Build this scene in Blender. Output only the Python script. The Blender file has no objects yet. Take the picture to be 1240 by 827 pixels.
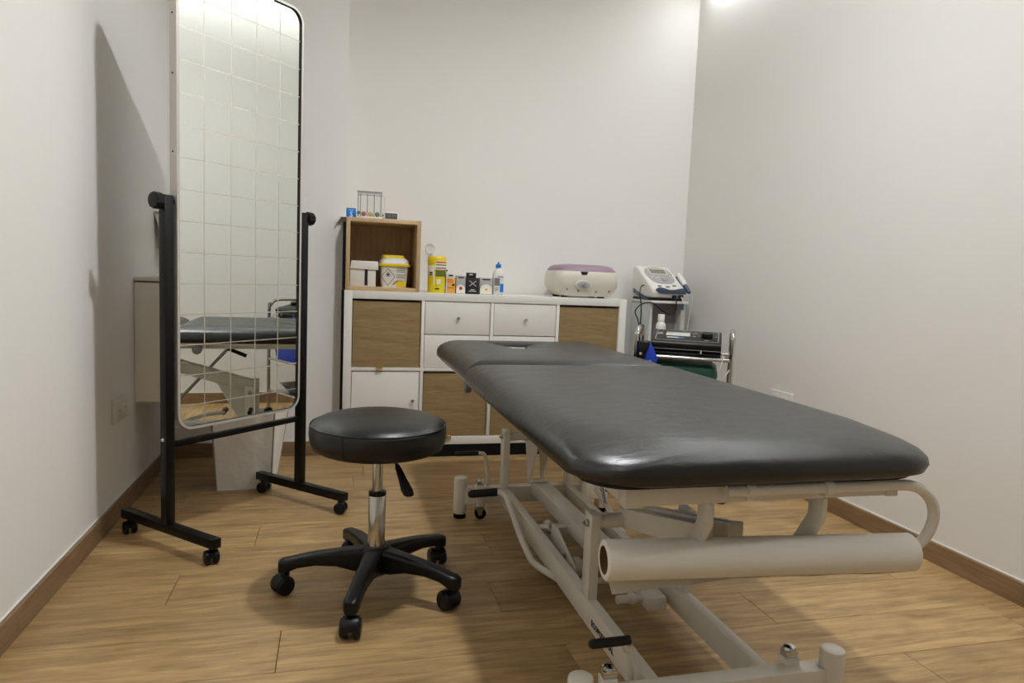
import bpy, bmesh, math, random
from mathutils import Matrix, Vector, noise
random.seed(7)
R = math.radians
SC = bpy.context.scene
COL = SC.collection

# ------------------------------------------------------------------ camera, world, lights, exposure
def make_camera():
    f, yaw, pitch, roll = 833.7232, 0.253, -0.0943, 0.0412
    cy, sy, cp, sp, cr, sr = math.cos(yaw), math.sin(yaw), math.cos(pitch), math.sin(pitch), math.cos(roll), math.sin(roll)
    fw = Vector((sy*cp, cy*cp, sp)); rt = Vector((cy, -sy, 0)); up = rt.cross(fw)
    r2 = rt*cr + up*sr; u2 = up*cr - rt*sr
    cam = bpy.data.cameras.new('camera'); o = bpy.data.objects.new('camera', cam); COL.objects.link(o)
    m = Matrix((r2, u2, -fw)).transposed().to_4x4(); m.translation = (-0.0404, -3.4225, 0.9326)
    o.matrix_world = m
    cam.sensor_width = 36; cam.sensor_fit = 'HORIZONTAL'; cam.lens = f*36/1240; cam.clip_start = 0.02
    SC.camera = o
make_camera()
W = bpy.data.worlds.new('world'); SC.world = W; W.use_nodes = True
W.node_tree.nodes['Background'].inputs[0].default_value = (0.9, 0.95, 1, 1)
W.node_tree.nodes['Background'].inputs[1].default_value = 0.0
vs = SC.view_settings
vs.view_transform = 'Standard'; vs.look = 'None'; vs.gamma = 1; vs.exposure = 0.0
LAMP_POWER = 540.0       # recessed lamp in the ceiling over the couch
STRIP_POWER = 40.0       # light strip along the right wall
FILL_POWER = 80.0       # two fill lamps added behind the camera to lift the shadows
LAMP_TINT = (.96, .985, 1)
SC.cycles.use_denoising = True
SC.cycles.max_bounces = 10
SC.cycles.sample_clamp_indirect = 6

# ------------------------------------------------------------------ materials
def lin(c):
    return tuple(((v/255)/12.92 if v/255 <= .04045 else ((v/255+.055)/1.055)**2.4) for v in c)
def nt(m):
    return m.node_tree.nodes, m.node_tree.links
def mat(name, rgb, rough=.5, metal=0, bump=0, bscale=200, var=0, vscale=8, spec=.5, coat=0, stretch=None, trans=0, alpha=1, emit=0):
    m = bpy.data.materials.new(name); m.use_nodes = True
    n, l = nt(m); b = n['Principled BSDF']
    c = lin(rgb)
    b.inputs['Base Color'].default_value = (*c, 1)
    b.inputs['Roughness'].default_value = rough; b.inputs['Metallic'].default_value = metal
    b.inputs['Specular IOR Level'].default_value = spec
    if coat: b.inputs['Coat Weight'].default_value = coat; b.inputs['Coat Roughness'].default_value = .2
    if trans: b.inputs['Transmission Weight'].default_value = trans
    if alpha < 1: b.inputs['Alpha'].default_value = alpha
    if emit:
        b.inputs['Emission Color'].default_value = (*c, 1); b.inputs['Emission Strength'].default_value = emit
    if bump or var:
        tc = n.new('ShaderNodeTexCoord'); mp = n.new('ShaderNodeMapping'); l.new(tc.outputs['Object'], mp.inputs[0])
        if stretch: mp.inputs['Scale'].default_value = stretch
    if bump:
        t = n.new('ShaderNodeTexNoise'); t.inputs['Scale'].default_value = bscale; t.inputs['Detail'].default_value = 3
        l.new(mp.outputs[0], t.inputs['Vector'])
        bp = n.new('ShaderNodeBump'); bp.inputs['Strength'].default_value = bump; bp.inputs['Distance'].default_value = .01
        l.new(t.outputs['Fac'], bp.inputs['Height']); l.new(bp.outputs[0], b.inputs['Normal'])
    if var:
        t = n.new('ShaderNodeTexNoise'); t.inputs['Scale'].default_value = vscale; t.inputs['Detail'].default_value = 4
        l.new(mp.outputs[0], t.inputs['Vector'])
        mx = n.new('ShaderNodeMix'); mx.data_type = 'RGBA'
        mx.inputs[6].default_value = (*[v*(1-var) for v in c], 1); mx.inputs[7].default_value = (*[min(1, v*(1+var)) for v in c], 1)
        l.new(t.outputs['Fac'], mx.inputs[0]); l.new(mx.outputs[2], b.inputs['Base Color'])
    return m

def wood(name, dark, light, axis='X', scale=1.0, rough=.45, seed_by_object=True, contrast=1.0, bump=.08):
    """procedural oak: long stretched grain, cathedral figure and a few knots, different on every object"""
    m = bpy.data.materials.new(name); m.use_nodes = True
    n, l = nt(m); b = n['Principled BSDF']
    tc = n.new('ShaderNodeTexCoord'); oi = n.new('ShaderNodeObjectInfo')
    mul = n.new('ShaderNodeMath'); mul.operation = 'MULTIPLY'; mul.inputs[1].default_value = 57.0 if seed_by_object else 0
    l.new(oi.outputs['Random'], mul.inputs[0])
    def grain(sc, dist, detail, stretch):
        mp = n.new('ShaderNodeMapping'); l.new(tc.outputs['Object'], mp.inputs[0])
        s = [1, 1, 1]; s['XYZ'.index(axis)] = stretch
        mp.inputs['Scale'].default_value = [v*scale for v in s]
        t = n.new('ShaderNodeTexNoise'); t.noise_dimensions = '4D'
        t.inputs['Scale'].default_value = sc; t.inputs['Detail'].default_value = detail; t.inputs['Distortion'].default_value = dist
        l.new(mp.outputs[0], t.inputs['Vector']); l.new(mul.outputs[0], t.inputs['W'])
        return t.outputs['Fac']
    big = grain(5.5, 2.6, 5, .30); mid = grain(30, 2.4, 8, .085); fine = grain(150, 1.0, 5, .07)
    # cathedral rings
    mp = n.new('ShaderNodeMapping'); l.new(tc.outputs['Object'], mp.inputs[0])
    s = [1, 1, 1]; s['XYZ'.index(axis)] = .12; mp.inputs['Scale'].default_value = [v*scale for v in s]
    add = n.new('ShaderNodeVectorMath'); add.operation = 'ADD'
    cmb = n.new('ShaderNodeCombineXYZ'); l.new(mul.outputs[0], cmb.inputs[0]); l.new(mul.outputs[0], cmb.inputs[1])
    l.new(mp.outputs[0], add.inputs[0]); l.new(cmb.outputs[0], add.inputs[1])
    wv = n.new('ShaderNodeTexWave'); wv.wave_type = 'BANDS'; wv.bands_direction = 'Y' if axis != 'Y' else 'X'
    wv.inputs['Scale'].default_value = 7; wv.inputs['Distortion'].default_value = 9; wv.inputs['Detail'].default_value = 3; wv.inputs['Detail Scale'].default_value = 1.2
    l.new(add.outputs[0], wv.inputs['Vector'])
    def mix(a, fb, f):
        x = n.new('ShaderNodeMath'); x.operation = 'MULTIPLY_ADD'; l.new(fb, x.inputs[0]); x.inputs[1].default_value = f; l.new(a, x.inputs[2]); return x.outputs[0]
    z = n.new('ShaderNodeValue'); z.outputs[0].default_value = -.02
    v = mix(z.outputs[0], big, .34); v = mix(v, mid, .42); v = mix(v, fine, .24); v = mix(v, wv.outputs['Fac'], .04)
    rp = n.new('ShaderNodeValToRGB'); cr = rp.color_ramp
    d, li = lin(dark), lin(light); md = [(a*.5+c*.5) for a, c in zip(d, li)]
    h = .17/contrast
    cr.elements[0].position = .5-h; cr.elements[0].color = (*d, 1); cr.elements[1].position = .5+h; cr.elements[1].color = (*li, 1)
    e = cr.elements.new(.5); e.color = (*md, 1)
    l.new(v, rp.inputs[0])
    hs = n.new('ShaderNodeHueSaturation'); mr = n.new('ShaderNodeMapRange'); l.new(oi.outputs['Random'], mr.inputs[0])
    mr.inputs[3].default_value = .90; mr.inputs[4].default_value = 1.08
    l.new(mr.outputs[0], hs.inputs['Value']); l.new(rp.outputs[0], hs.inputs['Color']); l.new(hs.outputs[0], b.inputs['Base Color'])
    b.inputs['Roughness'].default_value = rough
    bp = n.new('ShaderNodeBump'); bp.inputs['Strength'].default_value = bump; bp.inputs['Distance'].default_value = .004
    l.new(v, bp.inputs['Height']); l.new(bp.outputs[0], b.inputs['Normal'])
    return m

M = {}
M['wall'] = mat('wall_paint', (240, 238, 233), .75, bump=.03, bscale=220)
M['ceiling'] = mat('ceiling_paint', (242, 241, 237), .9)
M['caulk'] = mat('white_caulk', (235, 233, 226), .5)
M['plank'] = wood('oak_plank', (122, 92, 54), (206, 172, 120), 'X', 1.0, .42, contrast=1.0)
M['base'] = wood('skirting_oak', (108, 84, 58), (160, 130, 96), 'Y', 1.0, .5)
M['baseX'] = wood('skirting_oak_x', (108, 84, 58), (160, 130, 96), 'X', 1.0, .5)
M['oak'] = wood('oak_veneer', (186, 152, 108), (222, 192, 148), 'X', 1.2, .5)
M['oakin'] = wood('oak_veneer_upright', (176, 142, 102), (212, 182, 140), 'Z', 1.2, .5)
M['white'] = mat('white_laminate', (232, 229, 222), .38, bump=.01, bscale=60)
M['white2'] = mat('white_plastic', (226, 222, 212), .35)
M['offwhite'] = mat('cream_plastic', (218, 212, 198), .33)
M['coat'] = mat('white_powder_coat', (226, 220, 207), .24, bump=.012, bscale=500)
M['black'] = mat('black_plastic', (15, 15, 16), .36, bump=.02, bscale=600, spec=.3)
M['blackm'] = mat('black_metal', (10, 11, 12), .33, spec=.3)
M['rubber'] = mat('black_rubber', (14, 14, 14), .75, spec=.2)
M['grip'] = mat('grey_rubber_grip', (40, 39, 36), .55, spec=.3)
M['chrome'] = mat('chrome', (205, 204, 200), .14, 1)
M['steel'] = mat('brushed_steel', (170, 168, 163), .3, 1)
M['alu'] = mat('mirror_frame_paint', (205, 200, 192), .3, .35)
M['mirror'] = mat('mirror_glass', (236, 240, 235), .0, 1)
M['etch'] = mat('etched_grid_line', (214, 210, 198), .5, .85)
M['paper'] = mat('paper', (238, 233, 222), .85, bump=.05, bscale=160)
M['card'] = mat('cardboard', (120, 92, 60), .8)
M['fabric'] = mat('cream_hamper_fabric', (240, 236, 228), .85, bump=.8, bscale=14, stretch=(1, 1, 1))
M['boxwhite'] = mat('warm_white_panel', (244, 238, 222), .4)
M['seam'] = mat('grey_piping', (150, 142, 128), .8)
M['brownfab'] = mat('brown_box_fabric', (146, 122, 82), .7, bump=.9, bscale=9, stretch=(.5, 1, 2.4), var=.10, vscale=30)
M['tan'] = mat('tan_tab', (186, 150, 96), .6)
M['yellow'] = mat('yellow_plastic', (238, 205, 20), .35)
M['lemon'] = mat('lemon_plastic', (240, 222, 40), .35)
M['orange'] = mat('orange_carton', (238, 172, 84), .5)
M['greyc'] = mat('grey_carton', (178, 176, 172), .5)
M['ink'] = mat('black_ink', (25, 25, 28), .5)
M['inkgrey'] = mat('grey_ink', (130, 126, 118), .6)
M['red'] = mat('red_ink', (190, 52, 40), .5)
M['green'] = mat('green_ink', (70, 130, 70), .5)
M['olive'] = mat('olive_ink', (150, 160, 50), .5)
M['blue'] = mat('blue_plastic', (16, 124, 210), .35)
M['navy'] = mat('slate_blue_plastic', (62, 80, 104), .4)
M['royal'] = mat('royal_blue_plastic', (30, 66, 186), .4)
M['dkgreen'] = mat('dark_green_vinyl', (22, 68, 56), .4)
M['mauve'] = mat('mauve_plastic', (152, 126, 144), .35)
M['grey'] = mat('grey_panel', (168, 168, 168), .45)
M['standgrey'] = mat('light_grey_panel', (206, 208, 206), .45)
M['greyd'] = mat('grey_sheet', (126, 122, 124), .5)
M['lcd'] = mat('lcd_glass', (134, 122, 106), .25)
M['lcdlight'] = mat('lcd_light', (190, 192, 184), .25)
M['lcddark'] = mat('lcd_dark', (34, 40, 36), .3)
M['lcdink'] = mat('lcd_digits', (120, 132, 118), .4)
M['ballred'] = mat('red_ball', (205, 60, 62), .35)
M['ballyel'] = mat('yellow_ball', (240, 190, 20), .35)
M['ballgrn'] = mat('green_ball', (40, 120, 70), .35)
M['clear'] = mat('clear_plastic', (225, 228, 230), .08, alpha=.09)
M['clearwall'] = mat('clear_plastic_edge', (110, 112, 118), .2)
M['milky'] = mat('milky_plastic', (222, 222, 214), .4)
M['cable'] = mat('black_cable', (18, 18, 20), .5)
M['cablew'] = mat('white_cable', (214, 208, 194), .5)
M['lampring'] = mat('lamp_ring', (230, 230, 228), .4)

def leather(name, rgb, rough, bump1, bump2, s1, s2, spec=.5):
    m = bpy.data.materials.new(name); m.use_nodes = True
    n, l = nt(m); b = n['Principled BSDF']
    b.inputs['Base Color'].default_value = (*lin(rgb), 1); b.inputs['Roughness'].default_value = rough; b.inputs['Specular IOR Level'].default_value = spec
    tc = n.new('ShaderNodeTexCoord')
    mp = n.new('ShaderNodeMapping'); l.new(tc.outputs['Object'], mp.inputs[0]); mp.inputs['Scale'].default_value = (1, 2.6, 1)
    t1 = n.new('ShaderNodeTexNoise'); t1.inputs['Scale'].default_value = s1; t1.inputs['Detail'].default_value = 5; t1.inputs['Distortion'].default_value = .6
    l.new(mp.outputs[0], t1.inputs['Vector'])
    t2 = n.new('ShaderNodeTexVoronoi'); t2.inputs['Scale'].default_value = s2; l.new(tc.outputs['Object'], t2.inputs['Vector'])
    b1 = n.new('ShaderNodeBump'); b1.inputs['Strength'].default_value = bump1; b1.inputs['Distance'].default_value = .01; l.new(t1.outputs['Fac'], b1.inputs['Height'])
    b2 = n.new('ShaderNodeBump'); b2.inputs['Strength'].default_value = bump2; b2.inputs['Distance'].default_value = .002
    l.new(t2.outputs['Distance'], b2.inputs['Height']); l.new(b1.outputs[0], b2.inputs['Normal']); l.new(b2.outputs[0], b.inputs['Normal'])
    mr = n.new('ShaderNodeMapRange'); l.new(t1.outputs['Fac'], mr.inputs[0]); mr.inputs[3].default_value = rough-.06; mr.inputs[4].default_value = rough+.08
    l.new(mr.outputs[0], b.inputs['Roughness'])
    return m
M['vinyl'] = leather('black_couch_vinyl', (13, 14, 14), .33, .18, .08, 14, 420, .75)
M['seatvinyl'] = leather('black_stool_vinyl', (9, 10, 11), .34, .05, .08, 9, 500)
def emis(name, col, power):
    m = bpy.data.materials.new(name); m.use_nodes = True; n, l = nt(m)
    n.remove(n['Principled BSDF']); e = n.new('ShaderNodeEmission'); e.inputs[0].default_value = (*col, 1); e.inputs[1].default_value = power
    l.new(e.outputs[0], n['Material Output'].inputs[0]); return m

# ------------------------------------------------------------------ mesh builder
def rrect(x0, x1, y0, y1, r, seg=6):
    """rounded rectangle points, counter-clockwise; r a number or four radii (x1y1, x0y1, x0y0, x1y0)"""
    rs = r if isinstance(r, (list, tuple)) else [r]*4
    P = []
    for k, (cx, cy, sx, sy) in enumerate(((x1, y1, -1, -1), (x0, y1, 1, -1), (x0, y0, 1, 1), (x1, y0, -1, 1))):
        q = max(rs[k], 1e-4); ox, oy = cx+sx*q, cy+sy*q
        for i in range(seg+1):
            a = R(90*k + 90*i/seg); P.append((ox+q*math.cos(a), oy+q*math.sin(a)))
    return P
class B:
    def __init__(s): s.bm = bmesh.new()
    def take(s, t, mx=None):
        if mx is not None: t.transform(mx)
        me = bpy.data.meshes.new('t'); t.to_mesh(me); t.free(); s.bm.from_mesh(me); bpy.data.meshes.remove(me); return s
    def box(s, x0, x1, y0, y1, z0, z1, bev=0, mx=None, seg=2):
        t = bmesh.new(); bmesh.ops.create_cube(t, size=1)
        for v in t.verts: v.co = Vector(((x0+x1)/2+v.co.x*(x1-x0), (y0+y1)/2+v.co.y*(y1-y0), (z0+z1)/2+v.co.z*(z1-z0)))
        if bev: bmesh.ops.bevel(t, geom=t.edges[:], offset=bev, segments=seg, affect='EDGES', profile=.5)
        return s.take(t, mx)
    def cyl(s, p0, p1, r, r1=None, seg=20, caps=True, mx=None):
        p0, p1 = Vector(p0), Vector(p1); d = p1-p0; t = bmesh.new()
        bmesh.ops.create_cone(t, cap_ends=caps, segments=seg, radius1=r, radius2=r if r1 is None else r1, depth=d.length)
        t.transform(Matrix.Translation((p0+p1)/2) @ d.to_track_quat('Z', 'Y').to_matrix().to_4x4())
        return s.take(t, mx)
    def ball(s, c, r, sc=(1, 1, 1), seg=20, mx=None):
        t = bmesh.new(); bmesh.ops.create_uvsphere(t, u_segments=seg, v_segments=max(8, seg//2), radius=r)
        t.transform(Matrix.Translation(c) @ Matrix.Diagonal((*sc, 1))); return s.take(t, mx)
    def loft(s, rings, cap0=True, cap1=True, mx=None):
        t = bmesh.new(); vr = [[t.verts.new(p) for p in ring] for ring in rings]; n = len(vr[0])
        for a, b in zip(vr, vr[1:]):
            for i in range(n):
                j = (i+1) % n; t.faces.new((a[i], a[j], b[j], b[i]))
        if cap0: t.faces.new(vr[0][::-1])
        if cap1: t.faces.new(vr[-1])
        bmesh.ops.recalc_face_normals(t, faces=t.faces[:]); return s.take(t, mx)
    def lathe(s, prof, c=(0, 0, 0), seg=32, mx=None, cap0=True, cap1=True):
        return s.loft([[(c[0]+r*math.cos(2*math.pi*i/seg), c[1]+r*math.sin(2*math.pi*i/seg), c[2]+z) for i in range(seg)] for r, z in prof], cap0, cap1, mx)
    def prism(s, pts, axis, a0, a1, bev=0, mx=None, seg=2):
        """outline pts in the two other axes, extruded along axis"""
        def p3(p, a): return {'X': (a, p[0], p[1]), 'Y': (p[0], a, p[1]), 'Z': (p[0], p[1], a)}[axis]
        t = bmesh.new(); A = [t.verts.new(p3(p, a0)) for p in pts]; Bv = [t.verts.new(p3(p, a1)) for p in pts]; n = len(pts)
        t.faces.new(A); t.faces.new(Bv)
        for i in range(n): t.faces.new((A[i], A[(i+1) % n], Bv[(i+1) % n], Bv[i]))
        bmesh.ops.recalc_face_normals(t, faces=t.faces[:])
        if bev: bmesh.ops.bevel(t, geom=t.edges[:], offset=bev, segments=seg, affect='EDGES', profile=.5)
        return s.take(t, mx)
    def ring(s, outer, inner, axis, a0, a1, mx=None):
        """a frame: outline minus inner outline (same point count), extruded"""
        def p3(p, a): return {'X': (a, p[0], p[1]), 'Y': (p[0], a, p[1]), 'Z': (p[0], p[1], a)}[axis]
        rings = [[p3(p, a0) for p in outer], [p3(p, a1) for p in outer], [p3(p, a1) for p in inner], [p3(p, a0) for p in inner]]
        t = bmesh.new(); vr = [[t.verts.new(p) for p in rg] for rg in rings]; n = len(outer)
        for k in range(4):
            a, b = vr[k], vr[(k+1) % 4]
            for i in range(n): t.faces.new((a[i], a[(i+1) % n], b[(i+1) % n], b[i]))
        bmesh.ops.recalc_face_normals(t, faces=t.faces[:]); return s.take(t, mx)
    def tube(s, pts, r, seg=10, smooth=True, res=6, mx=None):
        P = [Vector(p) for p in pts]
        if smooth and len(P) > 2:
            Q = []
            for i in range(len(P)-1):
                a, b, c, d = P[max(i-1, 0)], P[i], P[i+1], P[min(i+2, len(P)-1)]
                for k in range(res):
                    u = k/res
                    Q.append(.5*((2*b)+(c-a)*u+(2*a-5*b+4*c-d)*u*u+(3*b-a-3*c+d)*u*u*u))
            Q.append(P[-1]); P = Q
        rings = []; up = None
        for i, p in enumerate(P):
            d = (P[min(i+1, len(P)-1)]-P[max(i-1, 0)]).normalized()
            if up is None: up = d.orthogonal().normalized()
            up = (up - d*up.dot(d)); up = up.normalized() if up.length > 1e-6 else d.orthogonal().normalized()
            sd = d.cross(up)
            rings.append([p + (up*math.cos(2*math.pi*k/seg)+sd*math.sin(2*math.pi*k/seg))*r for k in range(seg)])
        return s.loft(rings, mx=mx)
    def cushion(s, x0, x1, y0, y1, r, prof, mx=None, seg=8, puff=-1):
        """rounded block: prof = list of (inset, z)"""
        rs = r if isinstance(r, (list, tuple)) else [r]*4
        rings = []
        for ins, z in prof:
            rings.append([(x, y, z) for x, y in rrect(x0+ins, x1-ins, y0+ins, y1-ins, [min(max(q+min(puff, 4*ins), .004), (x1-x0)/2-ins-.002) if puff > 0 and q > .05 else max(q-ins, .004) for q in rs], seg)])
        return s.loft(rings, mx=mx)
MX = {}                    # world matrix of every thing's root, for parts built in world coordinates
def finish(b, name, m, smooth):
    me = bpy.data.meshes.new(name); b.bm.to_mesh(me); b.bm.free()
    if smooth:
        me.shade_smooth(); me.set_sharp_from_angle(angle=R(smooth if smooth is not True else 38))
    me.materials.append(M[m] if isinstance(m, str) else m)
    return me
def part(name, b, m, parent, local=False, smooth=True, label=None, stuff=False):
    root = parent
    while root.parent: root = root.parent
    if not local: b.bm.transform(MX[root.name].inverted())
    o = bpy.data.objects.new(name, finish(b, name, m, smooth)); COL.objects.link(o); o.parent = parent
    if label: o['label'] = label
    if stuff: o['kind'] = 'stuff'
    return o
def tag(o, label, cat, group=None, kind=None):
    o['label'] = label; o['category'] = cat
    if group: o['group'] = group
    if kind: o['kind'] = kind
    return o
def thing(name, label, cat, loc, rotz=0, group=None):
    o = bpy.data.objects.new(name, None); COL.objects.link(o); o.empty_display_size = .05
    o.location = loc; o.rotation_euler = (0, 0, rotz)
    MX[o.name] = Matrix.Translation(loc) @ Matrix.Rotation(rotz, 4, 'Z')
    return tag(o, label, cat, group)
def solo(name, b, m, label, cat, loc, smooth=True, group=None, kind=None):
    b.bm.transform(Matrix.Translation(loc).inverted())
    o = bpy.data.objects.new(name, finish(b, name, m, smooth)); COL.objects.link(o); o.location = loc
    MX[o.name] = Matrix.Translation(loc)
    return tag(o, label, cat, group, kind)
def struct(name, b, m, label, loc=(0, 0, 0), cat=None, smooth=False):
    return solo(name, b, m, label, cat or name.split('_')[0], loc, smooth, kind='structure')
def text(name, body, size, mx, m, parent, extr=.0004, bold=0):
    """flat lettering as mesh; mx places the text plane (x right, y up, z out) in world space"""
    cu = bpy.data.curves.new('t', 'FONT'); cu.body = body; cu.size = size; cu.extrude = extr; cu.align_x = 'CENTER'; cu.align_y = 'CENTER'
    cu.offset = bold; cu.resolution_u = 2
    o = bpy.data.objects.new('t', cu); COL.objects.link(o)
    dg = bpy.context.evaluated_depsgraph_get(); me = bpy.data.meshes.new_from_object(o.evaluated_get(dg))
    bpy.data.objects.remove(o); bpy.data.curves.remove(cu)
    b = B(); b.bm.from_mesh(me); bpy.data.meshes.remove(me); b.bm.transform(mx)
    return part(name, b, m, parent, smooth=False)
def front(x, y, z, tilt=0, rz=0):      # text plane facing -Y
    return Matrix.Translation((x, y, z)) @ Matrix.Rotation(rz, 4, 'Z') @ Matrix.Rotation(R(90)-tilt, 4, 'X')

# ------------------------------------------------------------------ room
XL, XR, YF, YB, YC, ZC = -.797, 2.0015, -6.2, .396, .10, 2.66
struct('wall_left', B().box(XL-.1, XL, YF-.1, YB+.1, -.06, ZC+.1), 'wall', 'plain off-white wall on the left with the double socket', (XL, -2, 0))
struct('wall_right', B().box(XR, XR+.1, YF-.1, YB+.1, -.06, ZC+.1), 'wall', 'plain off-white wall on the right of the couch', (XR, -2, 0))
struct('wall_back', B().box(XL, XR, YB, YB+.1, -.06, ZC+.1), 'wall', 'plain off-white back wall above the white cabinet', (.6, YB, 0))
struct('wall_front', B().box(XL-.1, XR+.1, YF-.1, YF, -.06, ZC+.1), 'wall', 'plain off-white wall behind the camera', (.6, YF, 0))
struct('wall_column', B().box(XL, .0035, YC, YB, 0, ZC), 'wall', 'off-white wall section that stands forward at the left of the cabinet', (-.4, YC, 0))
struct('ceiling', B().box(XL-.1, XR+.1, YF-.1, YB+.1, ZC, ZC+.1), 'ceiling', 'white flat ceiling of the treatment room', (.6, -2, ZC))
fl = struct('floor', B().box(XL-.1, XR+.1, YF-.1, YB+.1, -.06, -.0065), mat('subfloor', (40, 30, 20), .8), 'warm oak plank floor of the treatment room')
PW, PL = .193, 1.33
known = {0: .05, 1: -.604, 3: -.29, 5: -.478, 6: .424, 7: 1.168, 8: .544}
g = .0007
row = -4
k = -4
while True:
    y1 = -.29 - PW*k; y0 = y1-PW
    if y1 < YF: break
    y1c, y0c = min(y1, YB), max(y0, YF)
    if y1c-y0c > .01:
        off = known.get(k, None)
        if off is None: off = (random.random())*PL
        x = off
        while x > XL: x -= PL
        while x < XR:
            a, b_ = max(x, XL), min(x+PL, XR)
            if b_-a > .005:
                bb = B().box(-(b_-a)/2+g, (b_-a)/2-g, -(y1c-y0c)/2+g, (y1c-y0c)/2-g, -.0065, 0, .0011, seg=1)
                o = bpy.data.objects.new('plank', finish(bb, 'plank', 'plank', False)); COL.objects.link(o)
                o.location = ((a+b_)/2, (y0c+y1c)/2, 0); o.parent = fl
            x += PL
    k += 1
HB = .071
def skirting(name, x0, x1, y0, y1, m, label):
    o = struct(name, B().box(x0, x1, y0, y1, 0, HB, .0015), m, label, ((x0+x1)/2, (y0+y1)/2, 0), 'baseboard')
    return o
b1 = skirting('baseboard_left', XL, XL+.014, YF, YC, 'base', 'oak skirting board along the left wall')
part('caulk_line', B().box(XL, XL+.004, YF, YC, HB, HB+.003), 'caulk', b1, label='white caulk line')
b2 = skirting('baseboard_right', XR-.014, XR, YF, YB, 'base', 'oak skirting board along the right wall')
part('caulk_line', B().box(XR-.004, XR, YF, YB, HB, HB+.003), 'caulk', b2, label='white caulk line')
b3 = skirting('baseboard_column', XL+.014, .0035, YC-.014, YC, 'baseX', 'oak skirting board at the foot of the projecting wall section')
part('caulk_line', B().box(XL+.014, .0035, YC-.004, YC, HB, HB+.003), 'caulk', b3, label='white caulk line')
skirting('baseboard_back', .0035, XR-.014, YB-.014, YB, 'baseX', 'oak skirting board behind the cabinet and trolleys')

# ceiling lamps (out of the picture, the two rear ones are added fill)
def downlight(x, y, power, label, r=.075):
    t = thing('ceiling_lamp', label, 'lamp', (x, y, ZC-.012))
    part('trim_ring', B().lathe([(r+.02, .012), (r+.02, .004), (r+.004, 0), (r, .006), (r, .012)], (x, y, ZC-.012), 32), 'lampring', t)
    part('diffuser', B().lathe([(r-.0005, .005), (r-.0005, .010)], (x, y, ZC-.012), 32), emis('lamp_glow', LAMP_TINT, power), t, label='glowing white disc')
downlight(.62, -1.62, LAMP_POWER, 'round white recessed lamp in the ceiling above the couch')
downlight(-.10, -3.2, FILL_POWER*1.1, 'round white fill lamp added in the ceiling behind the camera, left one')
downlight(1.45, -3.2, FILL_POWER*.5, 'round white fill lamp added in the ceiling behind the camera, right one')
t = thing('light_strip', 'long thin light strip under the ceiling along the right wall', 'lamp', (1.95, -1.4, ZC-.02))
part('channel', B().box(1.93, 1.972, -3.4, YB-.16, ZC-.012, ZC, .002), 'lampring', t)
part('diffuser', B().box(1.934, 1.968, -3.39, YB-.17, ZC-.018, ZC-.012, .001), emis('strip_glow', LAMP_TINT, STRIP_POWER), t, label='glowing white diffuser')

# ------------------------------------------------------------------ storage cabinet (4 x 2 cells)
CW, CH, CD, T, D, PLN = 1.47, .77, .38, .039, .0157, .064
cw = (CW-2*T-3*D)/4; ch = (CH-2*T-D)/2; Z0 = PLN; Z1 = PLN+CH
cab = thing('storage_cabinet', 'long low white storage cabinet with eight square cells against the back wall', 'cabinet', (CW/2, CD/2, 0))
part('side_panel', B().box(0, T, 0, CD, Z0, Z1, .0015), 'white', cab)
part('side_panel', B().box(CW-T, CW, 0, CD, Z0, Z1, .0015), 'white', cab)
part('top_panel', B().box(T, CW-T, 0, CD, Z1-T, Z1, .0015), 'white', cab)
part('bottom_panel', B().box(T, CW-T, 0, CD, Z0, Z0+T, .0015), 'white', cab)
part('plinth', B().box(.01, CW-.01, .004, CD-.02, .0005, Z0), 'rubber', cab, label='recessed plinth, black for the shadow under the cabinet')  # black colour carries the shadow under the cabinet
part('back_panel', B().box(T, CW-T, CD-.012, CD-.002, Z0+T, Z1-T), 'white', cab)
part('shadow_strip', B().box(-.0125, -.0002, .006, .094, .002, Z1-.002), 'rubber', cab, label='black strip standing in for the shadow down the left side')  # shadow between cabinet and column, built as a black strip
cx = [T+i*(cw+D) for i in range(4)]; cz = [Z0+T, Z0+T+ch+D]
for i in (1, 2, 3):
    part('divider', B().box(cx[i]-D, cx[i], .001, CD-.012, Z0+T, Z1-T, .001), 'white', cab)
part('middle_shelf', B().box(T, CW-T, .0015, CD-.012, cz[1]-D, cz[1], .001), 'white', cab)
def knob(x, z, parent, y=.006):
    part('knob', B().lathe([(.004, 0), (.004, .012), (.0085, .015), (.0085, .021), (.006, .024)], mx=Matrix.Translation((x, y, z)) @ Matrix.Rotation(R(90), 4, 'X'), seg=16), 'chrome', parent, label='small round chrome knob')
for i in (1, 2):
    hh = (ch-.006)/2
    for q in (0, 1):
        z0 = cz[1]+.002+q*(hh+.003)
        d = part('drawer', B().box(cx[i]+.003, cx[i]+cw-.003, .006, .026, z0, z0+hh-.001, .0015).box(cx[i]+.012, cx[i]+cw-.012, .026, .34, z0+.01, z0+hh-.02), 'white', cab)
        knob(cx[i]+cw/2, z0+hh/2, d)
dd = part('door', B().box(cx[0]+.003, cx[0]+cw-.003, .006, .024, cz[0]+.003, cz[0]+ch-.004, .0015), 'white', cab)
knob(cx[0]+cw-.035, cz[0]+ch/2+.02, dd)
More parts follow.
